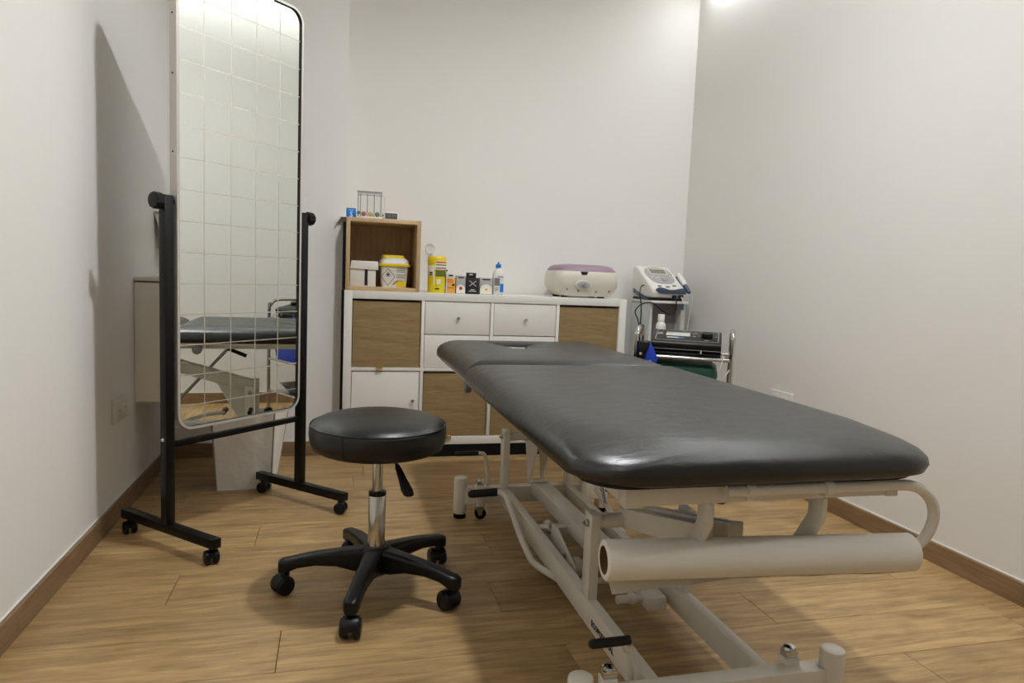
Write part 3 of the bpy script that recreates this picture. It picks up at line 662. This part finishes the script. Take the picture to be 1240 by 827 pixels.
# blue brace draped over the trolley's left end
q = Vector(on_tr(.035, .03, zs))
t = thing('leg_brace', 'royal blue and black strapped brace on the left end of the trolley', 'brace', tuple(q), ta)
part('shell', B().prism([(-.008, -.04), (.05, -.045), (.062, -.005), (.030, .055), (.012, .060)], 'Y', -.052, -.044, .002).prism([(-.006, .0), (.020, .0), (.018, .05), (.0, .05)], 'Y', -.0438, .02, .004), 'royal', t, local=True)
part('strap', B().prism([(-.03, -.03), (-.006, -.035), (.026, .06), (-.018, .065)], 'Y', -.060, -.053, .002).box(-.024, .02, -.05, .03, .052, .062, .003), 'black', t, local=True, label='black strap')
part('rivet', B().cyl((-.012, -.064, .012), (-.012, -.060, .012), .006, seg=12).cyl((.03, -.055, -.02), (.03, -.052, -.02), .006, seg=12).cyl((.046, -.055, -.03), (.046, -.052, -.03), .005, seg=12), 'lcdlight', t, local=True, label='pale rivets')
# crate and bolster on the middle shelf
q = Vector(on_tr(.21, .13, .358))
t = thing('blue_crate', 'royal blue plastic crate on the middle shelf of the chrome trolley', 'crate', tuple(q), ta)
part('body', B().loft([[(x, y, .0) for x, y in rrect(-.15, .16, -.10, .10, .015, 4)], [(x, y, .125) for x, y in rrect(-.165, .175, -.115, .115, .018, 4)]]), 'royal', t, local=True)
part('rim', B().ring(rrect(-.172, .182, -.122, .122, .02, 4), rrect(-.158, .168, -.108, .108, .016, 4), 'Z', .118, .128), 'royal', t, local=True)
q = Vector(on_tr(.19, .12, .4865))
t = thing('green_bolster', 'dark green vinyl cushion lying on the blue crate under the trolley top', 'cushion', tuple(q), ta)
part('cover', B().cushion(-.17, .155, -.115, .115, .03, [(.02, 0), (.004, .012), (0, .03), (0, .06), (.006, .085), (.025, .1)]), 'dkgreen', t, local=True)
part('seam', B().tube([(x, y, .05) for x, y in rrect(-.1715, .1565, -.1165, .1165, .031, 4)] + [(-.1715+.328, .1165-.031, .05)], .0015, 6, smooth=False), 'dkgreen', t, local=True)
q = Vector(on_tr(.2, .13, .156))
t = thing('steel_basin', 'shallow grey basin on the lowest shelf of the chrome trolley', 'basin', tuple(q), ta)
part('bowl', B().loft([[(x, y, z_) for x, y in rrect(-a, a, -b_, b_, .03, 5)] for a, b_, z_ in ((.09, .06, 0), (.13, .095, .05), (.14, .105, .055), (.128, .093, .052), (.085, .055, .006))]), 'greyd', t, local=True)

# ------------------------------------------------------------------ treatment couch
CX = .737
co = thing('treatment_couch', 'black padded treatment couch on a white steel lifting frame', 'treatment table', (CX, -1.45, 0))
def sym(x): return 2*CX-x
# padding
ZT, ZBm = .652, .576
pr2 = [(.03, ZBm), (.010, ZBm+.002), (.002, ZBm+.009), (0, ZBm+.022), (.001, ZBm+.034), (.005, ZBm+.044), (.013, ZBm+.053), (.028, ZBm+.0625), (.050, ZBm+.0710), (.078, ZBm+.0755), (.12, ZBm+.0775), (.17, ZBm+.0785), (.22, ZBm+.079)]
MXL, MXR, YS, YFr, YHd = .366, 1.130, -1.238, -2.372, -.440
part('main_cushion', B().cushion(MXL, MXR, YFr, YS+.004, [.03, .03, .105, .105], pr2, seg=16, puff=.11), 'vinyl', co, smooth=60)
hb = B(); rings = []
hr = [.105, .105, .03, .03]
def hring(ins, z, zf=None): return [(x, y, z) for x, y in rrect(MXL+.012+ins, MXR-.012-ins, YS+.008+ins, YHd-ins, [max(q-ins, .004) for q in hr], 10)]
for ins, z in pr2[:10]: rings.append(hring(ins, z))
hx, hy = .690, -.640; ZT = ZBm+.0755
n = len(rings[0])
def hole(rx, ry, z):
    src = hring(.078, ZT); out = []
    for x, y, _ in src:
        a = math.atan2((y-hy)/.25, (x-hx)/.27); out.append((hx+rx*math.cos(a), hy+ry*math.sin(a), z))
    return out
base = hring(.078, ZT)
for f, dz in ((.35, .001), (.65, 0), (.85, -.004)):
    h_ = hole(.072, .092, ZT); rings.append([(a[0]*(1-f)+c[0]*f, a[1]*(1-f)+c[1]*f, ZT+dz) for a, c in zip(base, h_)])
rings += [hole(.067, .086, ZT-.012), hole(.058, .075, ZT-.028), hole(.050, .064, ZT-.045), hole(.048, .062, ZBm+.002)]
hb.loft(rings)
part('head_cushion', hb, 'vinyl', co, smooth=60)
part('cushion_board', B().cushion(MXL+.03, MXR-.03, YFr+.03, YS-.006, .08, [(0, ZBm-.006), (0, ZBm)]), 'black', co)
# upper frame
FX0, FX1, FY0, FY1, FZ0, FZ1 = .466, 1.040, -2.325, -1.28, .533, .570
part('upper_frame', B().box(FX0+.022, FX1-.022, FY0, FY0+.03, FZ0, FZ1, .001).box(FX0, FX0+.03, FY0+.033, FY1, FZ0, FZ1, .002).box(FX1-.03, FX1, FY0+.033, FY1, FZ0, FZ1, .002).box(FX0+.03, FX1-.03, FY1-.03, FY1, FZ0, FZ1, .001), 'coat', co)
hf = B().box(FX0+.02, FX0+.05, FY1+.03, YHd-.10, FZ0+.008, FZ1-.004, .002).box(FX1-.05, FX1-.02, FY1+.03, YHd-.10, FZ0+.008, FZ1-.004, .002).box(FX0+.051, FX1-.051, YHd-.13, YHd-.10, FZ0+.008, FZ1-.004, .002).cushion(MXL+.03, MXR-.03, YS+.02, YHd-.03, .07, [(0, ZBm-.008), (0, ZBm-.001)])
part('head_frame', hf, 'coat', co)
for x in (FX0, FX1): part('end_cap', B().box(x-(.004 if x == FX0 else .022), x+(.022 if x == FX0 else .004), FY0-.002, FY0+.032, FZ0-.002, FZ1+.001, .001), 'coat', co)
for x, nm in ((.425, 1), (sym(.425), -1)):
    part('clamp_knob', B().cyl((x-.014*nm, -1.10, .548), (x+.045*nm, -1.10, .548), .012, seg=14).lathe([(.02, 0), (.022, .006), (.022, .02), (.015, .024)], mx=Matrix.Translation((x-.006*nm, -1.10, .545)) @ Matrix.Rotation(R(-90*nm), 4, 'Y'), seg=8), 'greyd', co, label='dark grey clamp knob')
# lower frame
RZ0, RZ1 = .056, .120
for x in (.591, sym(.591)-.029):
    part('base_rail', B().box(x, x+.029, -2.20, -.87, RZ0, RZ1, .003), 'coat', co)
for y in (-2.235, -.90): part('cross_bar', B().box(.45, sym(.45), y, y+.042, RZ0, RZ1, .003), 'coat', co)
part('middle_bar', B().box(.618, sym(.618), -1.325, -1.285, RZ0+.004, RZ1-.008, .002), 'coat', co)
for x in (.432, sym(.432)-.03):
    for y in (-2.222, -.878):
        xx = x+.005
        f_ = part('foot_post', B().lathe([(.024, .018), (.026, .022), (.026, .150), (.0245, .157), (.020, .160)], (xx, y, 0), 28), 'coat', co)
        part('rubber_foot', B().lathe([(.022, .0), (.0235, .002), (.0235, .0185)], (xx, y, 0), 24), 'rubber', f_)
# retractable casters: block, chrome cap, fork, wheel
for x in (.508, sym(.508)-.035):
    for y, dy in ((-2.190, 1), (-.905, -1)):
        yy = y+(.0 if dy < 0 else -.002)
        c = part('caster_block', B().box(x-.016, x+.016, yy-.016, yy+.016, .050, .134, .003), 'coat', co)
        part('chrome_cap', B().box(x-.015, x+.015, yy-.013, yy+.013, .134, .150, .003).lathe([(.0148, .150), (.013, .156), (.007, .160)], (x, yy, 0), 16), 'chrome', c)
        part('stem', B().cyl((x, yy, .030), (x, yy, .052), .010, seg=14).lathe([(.018, .040), (.018, .046), (.010, .050)], (x, yy, 0), 16), 'steel', c)
        part('fork', B().prism([(x-.004, .016), (x+.008, .016), (x+.014, .042), (x-.014, .042)], 'Y', yy-.0125, yy-.0095).prism([(x-.004, .016), (x+.008, .016), (x+.014, .042), (x-.014, .042)], 'Y', yy+.0095, yy+.0125).box(x-.014, x+.014, yy-.0125, yy+.0125, .040, .043), 'steel', c)
        part('wheel', B().cyl((x+.004, yy-.009, .0215), (x+.004, yy+.009, .0215), .0215, seg=22), 'rubber', c)
# posts and pivots
for x, s_ in ((.592, 1), (sym(.592)-.026, -1)):
    for y in (-1.850, -.915):
        p_ = part('post', B().box(x, x+.026, y, y+.048, RZ1-.002, .343, .002), 'coat', co)
        ox = x-.001 if s_ > 0 else x+.027
        part('bolt', B().lathe([(.010, 0), (.010, .004), (.005, .0075), (.004, .012)], mx=Matrix.Translation((ox, y+.024, .316)) @ Matrix.Rotation(R(-90*s_), 4, 'Y'), seg=14), 'steel', p_)
        px0 = x+.026 if s_ > 0 else x
        part('pivot_tube', B().cyl((px0, y+.024, .320), (px0+.066*s_, y+.024, .320), .0185, seg=20), 'coat', p_)
# lifting arms: rise towards the foot end
def arm(x0, x1, ya, za, yb_, zb_, h0, h1):
    return B().prism([(ya+.025, za-h0*.5), (ya+.025, za+h0*.5), (yb_, zb_+h1*.5), (yb_, zb_-h1*.5)], 'X', x0, x1, .003)
for x0 in (.684, sym(.684)-.036):
    part('lift_arm', arm(x0, x0+.036, -1.826, .318, -2.200, .418, .05, .055), 'coat', co)
    part('lift_arm', arm(x0, x0+.036, -.891, .318, -1.55, .525, .055, .05), 'coat', co)
for x0 in (.690, .742):
    part('gusset', B().prism([(-.87, .305), (-1.05, .345), (-1.00, .25), (-.945, .155), (-.925, .155)], 'X', x0, x0+.006), 'coat', co)
part('arm_shaft', B().cyl((.628, -2.244, .412), (.888, -2.244, .412), .012, seg=16), 'coat', co)
part('arm_shaft', B().cyl((.68, -1.53, .52), (sym(.68), -1.53, .52), .014, seg=16), 'coat', co)
part('gusset_pin', B().ball((.700, -.935, .150), .011, seg=12).cyl((.69, -.935, .15), (.765, -.935, .15), .008, seg=10), 'coat', co)
for x in (.630, .874):
    part('bracket', B().prism([(-2.325, .532), (-2.325, .490), (-2.270, .398), (-2.225, .398), (-2.282, .490), (-2.282, .532)], 'X', x, x+.012, .003), 'coat', co)
# actuator and motor
am = Matrix.Translation((.745, -.90, .115)) @ Matrix.Rotation(R(1.2), 4, 'Z')
part('actuator_beam', B().box(-.034, .034, -.74, 0, -.025, .028, .006, mx=am), 'coat', co)
part('motor_box', B().prism([(-1.83, .066), (-1.75, .066), (-1.75, .102), (-1.83, .102)], 'X', .770, .826, .004), 'coat', co)
part('motor_spool', B().cyl((.70, -1.79, .085), (.771, -1.79, .085), .012, seg=14).ball((.742, -1.79, .085), .017, seg=14), 'coat', co)
pv = part('pedal_bracket', B().prism([(-1.262, .112), (-1.300, .132), (-1.392, .140), (-1.495, .108), (-1.580, .084), (-1.585, .034), (-1.440, .022), (-1.262, .058)], 'X', .654, .662, .002), 'coat', co)
for y, z_ in ((-1.337, .106), (-1.345, .130), (-1.50, .088)):
    part('bolt', B().lathe([(.010, 0), (.010, .004), (.006, .008)], mx=Matrix.Translation((.654, y, z_)) @ Matrix.Rotation(R(-90), 4, 'Y'), seg=12), 'steel', pv)
part('pedal_spool', B().cyl((.663, -1.515, .060), (.71, -1.515, .060), .02, seg=16).cyl((.672, -1.515, .060), (.692, -1.515, .060), .030, seg=16), 'coat', co)
part('pedal_shaft', B().cyl((.61, -1.590, .046), (.86, -1.590, .046), .010, seg=12), 'coat', co)
# foot pedals (bent tubes) left and right
for s_ in (1, -1):
    def q3(x, y, z_): return (x if s_ > 0 else sym(x), y, z_)
    pd = part('foot_pedal', B().tube([q3(.625, -1.60, .048), q3(.585, -1.555, .062), q3(.562, -1.50, .066), q3(.560, -1.435, .063), q3(.560, -1.30, .090), q3(.560, -1.18, .130), q3(.560, -1.11, .148), q3(.553, -1.07, .150), q3(.538, -1.05, .150), q3(.525, -1.05, .149)], .0105, 14), 'coat', co, label='bent white pedal tube')
    part('grip', B().cyl(q3(.540, -1.05, .150), q3(.445, -1.05, .146), .0145, seg=16).ball(q3(.446, -1.05, .146), .0143, seg=16), 'grip', pd, label='dark rubber grip')
# brake levers
for y, ang, zt_, xg in ((-.878, 1, .250, .497), (-2.165, 1, .190, .560)):
    x0 = .546 if y > -1 else .572
    lv = part('brake_lever', B().tube([(x0, y, .10), (x0-.006, y, .17), (x0-.014, y, zt_-.022), (x0-.022, y, zt_-.004), (x0-.036, y, zt_), (xg, y, zt_)], .0068, 12), 'coat', co, label='bent white brake lever')
    part('grip', B().cyl((xg+.004, y, zt_), (xg-.078, y, zt_-.001), .0098, seg=14).ball((xg-.078, y, zt_-.001), .0096, seg=12), 'grip', lv, label='dark rubber grip')
# height rod seen in the mirror
hr_ = part('adjusting_rod', B().cyl((.86, -1.30, .18), (.86, -1.02, .50), .008, seg=12), 'steel', co, label='thin steel adjusting rod')
part('rod_handle', B().cyl((.86, -1.02, .50), (.86, -.93, .462), .010, seg=12), 'grip', hr_)
# logo on the near end of the left rail
def rail_m(y, z_): return Matrix.Translation((.5904, y, z_)) @ Matrix.Rotation(R(-90), 4, 'Z') @ Matrix.Rotation(R(90), 4, 'X')
text('lettering', 'ECOPO', .021, rail_m(-1.921, .081), 'ink', co, bold=.0006)
text('lettering', 'STU', .021, rail_m(-1.970, .081), mat('dark_red_ink', (110, 28, 30), .5), co, bold=.0006)
text('lettering', 'RAL', .021, rail_m(-2.010, .081), 'ink', co, bold=.0006)
# roll holder
ROLL_A, ROLL_B = Vector((.450, -2.272, .415)), Vector((1.088, -2.330, .415))
hd = part('roll_holder', B().tube([(.650, -2.345, .561), (.80, -2.345, .561), (.95, -2.345, .560), (1.040, -2.345, .559), (1.080, -2.345, .549), (1.111, -2.343, .522), (1.122, -2.341, .487), (1.112, -2.338, .451), (1.086, -2.333, .424), (1.05, -2.328, .416), (.90, -2.314, .415)], .0108, 16), 'coat', co, label='white bent tube paper holder')
for x in (.690, .855): part('clip', B().ring([(-2.345+.0145*math.cos(R(a)), .561+.0145*math.sin(R(a))) for a in range(0, 360, 15)], [(-2.345+.0109*math.cos(R(a)), .561+.0109*math.sin(R(a))) for a in range(0, 360, 15)], 'X', x, x+.016).box(x, x+.016, -2.338, -2.324, .572, .577).box(x+.002, x+.018, -2.351, -2.324, .543, .549), 'coat', hd)

# ------------------------------------------------------------------ paper roll
d = (ROLL_B-ROLL_A); L = d.length; rm = Matrix.Translation(ROLL_A) @ d.to_track_quat('X', 'Z').to_matrix().to_4x4()
t = thing('paper_roll', 'white couch paper roll hanging on the tube below the foot end', 'paper roll', tuple(ROLL_A))
circ = lambda r, x: [(x, r*math.cos(2*math.pi*i/40), r*math.sin(2*math.pi*i/40)) for i in range(40)]
RR = .0375
part('paper', B().loft([circ(.0265, 0), circ(RR-.003, 0), circ(RR, .003), circ(RR, L-.006), circ(RR-.006, L), circ(.0265, L)] , False, False, mx=rm), 'paper', t, smooth=50)
part('core', B().loft([circ(.0250, 0), circ(.0263, 0), circ(.0263, L), circ(.0250, L), circ(.0250, 0)], False, False, mx=rm), 'card', t, smooth=50, label='brown cardboard core')
fp = B(); tb = fp.bm; rows = []
for i in range(25):
    u = i/24; x = .012+(L-.03)*u; drop = .024*max(0, 1-2.4*u)+.004
    rows.append([tb.verts.new((x+.006*(k/4)*(1-u), -RR*math.cos(R(20+70*k/4)) if k < 0 else (.012-.018*(k/4)), -RR*.97-drop*(k/4)-.001*math.sin(u*30)*(k/4))) for k in range(5)])
for a, c in zip(rows, rows[1:]):
    for k in range(4): tb.faces.new((a[k], c[k], c[k+1], a[k+1]))
bmesh.ops.solidify(tb, geom=tb.faces[:], thickness=.0006)
tb.transform(rm); part('loose_end', fp, 'paper', t, label='loose torn end of paper')

# ------------------------------------------------------------------ stool
sx, sy_ = .086, -1.452
sto = thing('stool', 'round black padded swivel stool on five casters', 'stool', (sx, sy_, 0))
zb2, rs = .424, .194
part('seat', B().lathe([(.13, zb2), (rs-.024, zb2+.002), (rs-.010, zb2+.010), (rs-.002, zb2+.030), (rs, zb2+.050), (rs-.001, zb2+.068), (rs-.004, zb2+.074), (rs-.008, zb2+.0765), (rs-.014, zb2+.082), (rs-.030, zb2+.090), (rs-.06, zb2+.097), (rs-.11, zb2+.102), (.04, zb2+.104)], (sx, sy_, 0), 64), 'seatvinyl', sto, smooth=50)
part('piping', B().tube([(sx+(rs-.0040)*math.cos(R(a)), sy_+(rs-.0040)*math.sin(R(a)), zb2+.0755) for a in range(0, 361, 6)], .0020, 8, smooth=False), 'seatvinyl', sto)
part('side_seam', B().tube([(sx+(rs+.0002-k)*math.cos(R(-122)), sy_+(rs+.0002-k)*math.sin(R(-122)), zb2+z_) for z_, k in ((.012, .0085), (.030, .002), (.050, 0), (.068, .001), (.074, .004))], .0009, 6), 'black', sto)
part('seat_plate', B().box(sx-.06, sx+.06, sy_-.06, sy_+.06, zb2-.016, zb2+.001, .004), 'black', sto)
part('gas_piston', B().cyl((sx, sy_, .26), (sx, sy_, zb2-.014), .0142, seg=24), 'chrome', sto)
part('column', B().lathe([(.0245, .115), (.0245, .288), (.0235, .290)], (sx, sy_, 0), 28), 'chrome', sto)
part('column_collar', B().lathe([(.0205, .288), (.0255, .289), (.0255, .299), (.019, .301)], (sx, sy_, 0), 28), 'black', sto)
lv = part('lever', B().tube([(sx+.02, sy_-.01, zb2-.018), (sx+.040, sy_-.035, zb2-.020), (sx+.053, sy_-.05, zb2-.045)], .0045, 10), 'black', sto)
part('paddle', B().loft([[Vector((sx+.050+.032*u, sy_-.047-.040*u, zb2-.036-.078*u)) + Vector((math.cos(a)*w, math.sin(a)*w*.6, math.sin(a)*w*.35)) for a in [2*math.pi*i/14 for i in range(14)]] for u, w in ((0, .006), (.1, .009), (.5, .0125), (.8, .017), (.95, .015), (1, .006))]), 'black', lv)
part('hub', B().lathe([(.036, .058), (.046, .066), (.050, .112), (.046, .128), (.034, .138)], (sx, sy_, 0), 28), 'black', sto)
RC = .252
for i, a in enumerate((173, -107, -37, 35.5, 106)):
    am = Matrix.Translation((sx, sy_, 0)) @ Matrix.Rotation(R(a), 4, 'Z')
    rings = []
    for x, w, zb_, zt_ in ((.020, .028, .062, .134), (.06, .027, .066, .132), (.11, .024, .080, .127), (.17, .021, .083, .119), (.22, .0195, .076, .109), (.246, .0205, .064, .103), (.264, .0195, .060, .100), (.273, .013, .062, .095)):
        rings.append([(x, y, z_) for y, z_ in rrect(-w, w, zb_, zt_, min(w, (zt_-zb_)/2)*.55, 4)])
    lg = part('leg', B().loft(rings, mx=am), 'black', sto, smooth=45)
    cm = am @ Matrix.Translation((RC, 0, 0)) @ Matrix.Rotation(R((40, 8, 160, 65, -50)[i]), 4, 'Z')
    cs = part('caster', B().cyl((0, 0, .05), (0, 0, .075), .0085, seg=12, mx=cm).prism([(.0285*math.cos(R(q))+.012, .0275+.0285*math.sin(R(q))) for q in range(-5, 200, 15)], 'Y', -.0215, .0215, .003, mx=cm), 'black', lg)
    for s_ in (-1, 1):
        part('wheel', B().lathe([(.012, 0), (.0245, .002), (.0265, .006), (.0265, .015), (.023, .0205), (.010, .0225)], mx=cm @ Matrix.Translation((.012, .0055*s_, .0265)) @ Matrix.Rotation(R(-90*s_), 4, 'X'), seg=24), 'black', lg)

# ------------------------------------------------------------------ tilting mirror on a rolling stand
mo = thing('standing_mirror', 'tall tilting mirror with etched grid lines on a black wheeled stand', 'mirror', (-.3635, -.8275, 0), R(45.86))
HX, PH = .282, 1.142
for s_ in (-1, 1):
    x = s_*HX
    part('post', B().box(x-.0155, x+.0155, -.0155, .0155, .083, PH, .002), 'blackm', mo, local=True)
    br = part('foot_bar', B().box(x-.0155, x+.0155, -.245, .238, .053, .084, .002), 'blackm', mo, local=True)
    for y in (-.215, .215):
        cm = Matrix.Translation((x, y, 0)) @ Matrix.Rotation(R(25 if s_ > 0 else -20), 4, 'Z')
        cs = part('caster', B().cyl((0, 0, .042), (0, 0, .054), .007, seg=10, mx=cm).prism([(.017*math.cos(R(q))-.005, .025+.021*math.sin(R(q))) for q in range(-10, 190, 15)], 'X', -.006, .006, mx=cm), 'black', br, local=True)
        for w_ in (-1, 1):
            part('wheel', B().lathe([(.010, 0), (.0205, .001), (.0225, .005), (.0225, .013), (.018, .0165), (.008, .0175)], mx=cm @ Matrix.Translation((.0045*w_, -.005, .0225)) @ Matrix.Rotation(R(90*w_), 4, 'Y'), seg=22), 'black', br, local=True)
    kb = part('knob', B().lathe([(.020, 0), (.0255, .004), (.0265, .008), (.0265, .026), (.024, .030), (.010, .031)], mx=Matrix.Translation((x+.0155*s_, 0, 1.122)) @ Matrix.Rotation(R(90*s_), 4, 'Y'), seg=10), 'black', mo, local=True, smooth=20)
    part('pivot', B().cyl((x-.0155*s_, 0, 1.122), (x-.026*s_, 0, 1.122), .009, seg=12), 'black', mo, local=True)
part('cross_bar', B().box(-HX+.015, HX-.015, -.010, .010, .332, .352, .002), 'blackm', mo, local=True)
part('bolt_cap', B().ball((-HX-.0165, 0, .362), .006, seg=10), 'white', mo, local=True, label='white bolt cap')
MW, MZ0, MZ1, MR = .258, .385, 1.878, .055
O_ = rrect(-MW, MW, MZ0, MZ1, MR, 10); I_ = rrect(-MW+.0085, MW-.0085, MZ0+.0085, MZ1-.0085, MR-.0085, 10); I2 = rrect(-MW+.0095, MW-.0095, MZ0+.0095, MZ1-.0095, MR-.0095, 10)
fr = part('frame', B().ring(O_, I_, 'Y', -.020, .016), 'alu', mo, local=True)
part('gasket', B().ring(I_, I2, 'Y', -.019, .010), 'ink', mo, local=True, label='black inner lip')
part('backing_board', B().prism(I2, 'Y', .002, .012), 'greyd', mo, local=True, smooth=False)
part('glass', B().prism(rrect(-MW+.0097, MW-.0097, MZ0+.0097, MZ1-.0097, MR-.0097, 10), 'Y', -.012, .0015), 'mirror', mo, local=True, smooth=False)
for z_ in (.62, 1.28, 1.52, 1.7): part('screw', B().cyl((-MW-.0012, 0, z_), (-MW+.002, 0, z_), .0032, seg=10), 'ink', mo, local=True)
ys = -.0124
for i in range(4):
    x = -MW+.103*(i+1); part('grid_line', B().box(x-.0017, x+.0017, ys, ys+.0005, MZ0+.0105, MZ1-.0105), 'etch', mo, local=True, smooth=False)
zz = MZ0+.08
while zz < MZ1-.03:
    ins = 0 if MZ0+.06 < zz < MZ1-.06 else .012
    part('grid_line', B().box(-MW+.0105+ins, MW-.0105-ins, ys, ys+.0005, zz-.0016, zz+.0016), 'etch', mo, local=True, smooth=False); zz += .1

# ------------------------------------------------------------------ hamper, wall box, wall fixture, sockets
t = thing('laundry_hamper', 'cream fabric laundry hamper on the floor behind the mirror', 'hamper', (-.40, -.30, 0))
hb_ = B(); rings = []
bx = [(-.503, -.445), (-.291, -.440), (-.284, -.16), (-.50, -.16)]; tx_ = [(-.535, -.452), (-.272, -.447), (-.215, -.06), (-.56, -.06)]
NS = 10
for k in range(9):
    u = k/8; ring = []
    for e in range(4):
        for i in range(NS):
            w = i/NS
            a0, a1 = Vector(bx[e]), Vector(bx[(e+1) % 4]); c0, c1 = Vector(tx_[e]), Vector(tx_[(e+1) % 4])
            p = (a0*(1-w)+a1*w)*(1-u) + (c0*(1-w)+c1*w)*u
            nrm = (a1-a0).normalized(); nrm = Vector((nrm.y, -nrm.x))
            wob = noise.noise(Vector((p.x*14, p.y*14, u*5)))*.016*math.sin(math.pi*w)*math.sin(math.pi*min(1, u+.05))
            ring.append((p.x+nrm.x*wob, p.y+nrm.y*wob, .001+.50*u))
    rings.append(ring)
hb_.loft(rings, True, False); bmesh.ops.solidify(hb_.bm, geom=hb_.bm.faces[:], thickness=.004)
part('bag', hb_, 'fabric', t, smooth=50)
for i in range(4):
    (ax, ay), (cx_, cy_) = bx[i], tx_[i]
    part('corner_seam', B().tube([(ax, ay, .006), ((ax+cx_)/2, (ay+cy_)/2, .25), (cx_, cy_, .498)], .0035, 8), 'seam', t)
rim = [(x, y, .50) for x, y in tx_]; part('rim', B().tube(rim+[rim[0]], .006, 8, smooth=False), 'fabric', t)
t = thing('wall_box', 'white wall-hung box with a lidded top on the left wall behind the mirror', 'cabinet', (-.6, -.25, .381))
part('body', B().box(XL+.0005, -.46, -.479, -.10, .381, .851, .004), 'boxwhite', t)
part('lid', B().box(XL+.0005, -.458, -.482, -.098, .856, .872, .003), 'white2', t)
t = thing('wall_fixture', 'tapered white fixture on the left wall above the wall-hung box', 'dispenser', (-.70, -.09, 1.0))  # sconce-like wedge fixture, wide at the top
part('body', B().prism([(XL+.001, 1.136), (-.60, 1.136), (-.66, .97), (-.742, .97)], 'Y', -.163, -.02, .003), 'boxwhite', t)
part('lid', B().box(XL+.001, -.597, -.165, -.018, 1.137, 1.147, .002), 'grey', t, label='grey lid')
part('wall_bracket', B().box(XL+.0005, -.75, -.10, -.04, .99, 1.13), 'white2', t)
def outlet(xw, sgn, y0, y1, z0, z1, label):
    ym = (y0+y1)/2
    t = thing('wall_socket', label, 'socket', (xw, ym, (z0+z1)/2))
    def bx_(a, b_, ya, yb_, za, zb_, bev): 
        xa, xb_ = xw+sgn*a, xw+sgn*b_
        return B().box(min(xa, xb_), max(xa, xb_), ya, yb_, za, zb_, bev)
    part('cover_plate', bx_(.0002, .009, y0, y1, z0, z1, .002), 'white2', t)
    for c in (y0+(y1-y0)*.30, y0+(y1-y0)*.70):
        o = part('socket_frame', bx_(.009, .0115, c-.027, c+.027, z0+.016, z1-.016, .001), 'white', t)
        part('socket_insert', B().cyl((xw+sgn*.0112, c, (z0+z1)/2), (xw+sgn*.0125, c, (z0+z1)/2), .019, seg=24), 'milky', o)
        part('pin_hole', B().cyl((xw+sgn*.012, c-.008, (z0+z1)/2), (xw+sgn*.0130, c-.008, (z0+z1)/2), .0025, seg=8).cyl((xw+sgn*.012, c+.008, (z0+z1)/2), (xw+sgn*.0130, c+.008, (z0+z1)/2), .0025, seg=8), 'ink', o)
outlet(XL, 1, -.767, -.600, .353, .437, 'white double wall socket low on the left wall')
outlet(XR, -1, -.720, -.553, .362, .446, 'white double wall socket on the right wall behind the couch')
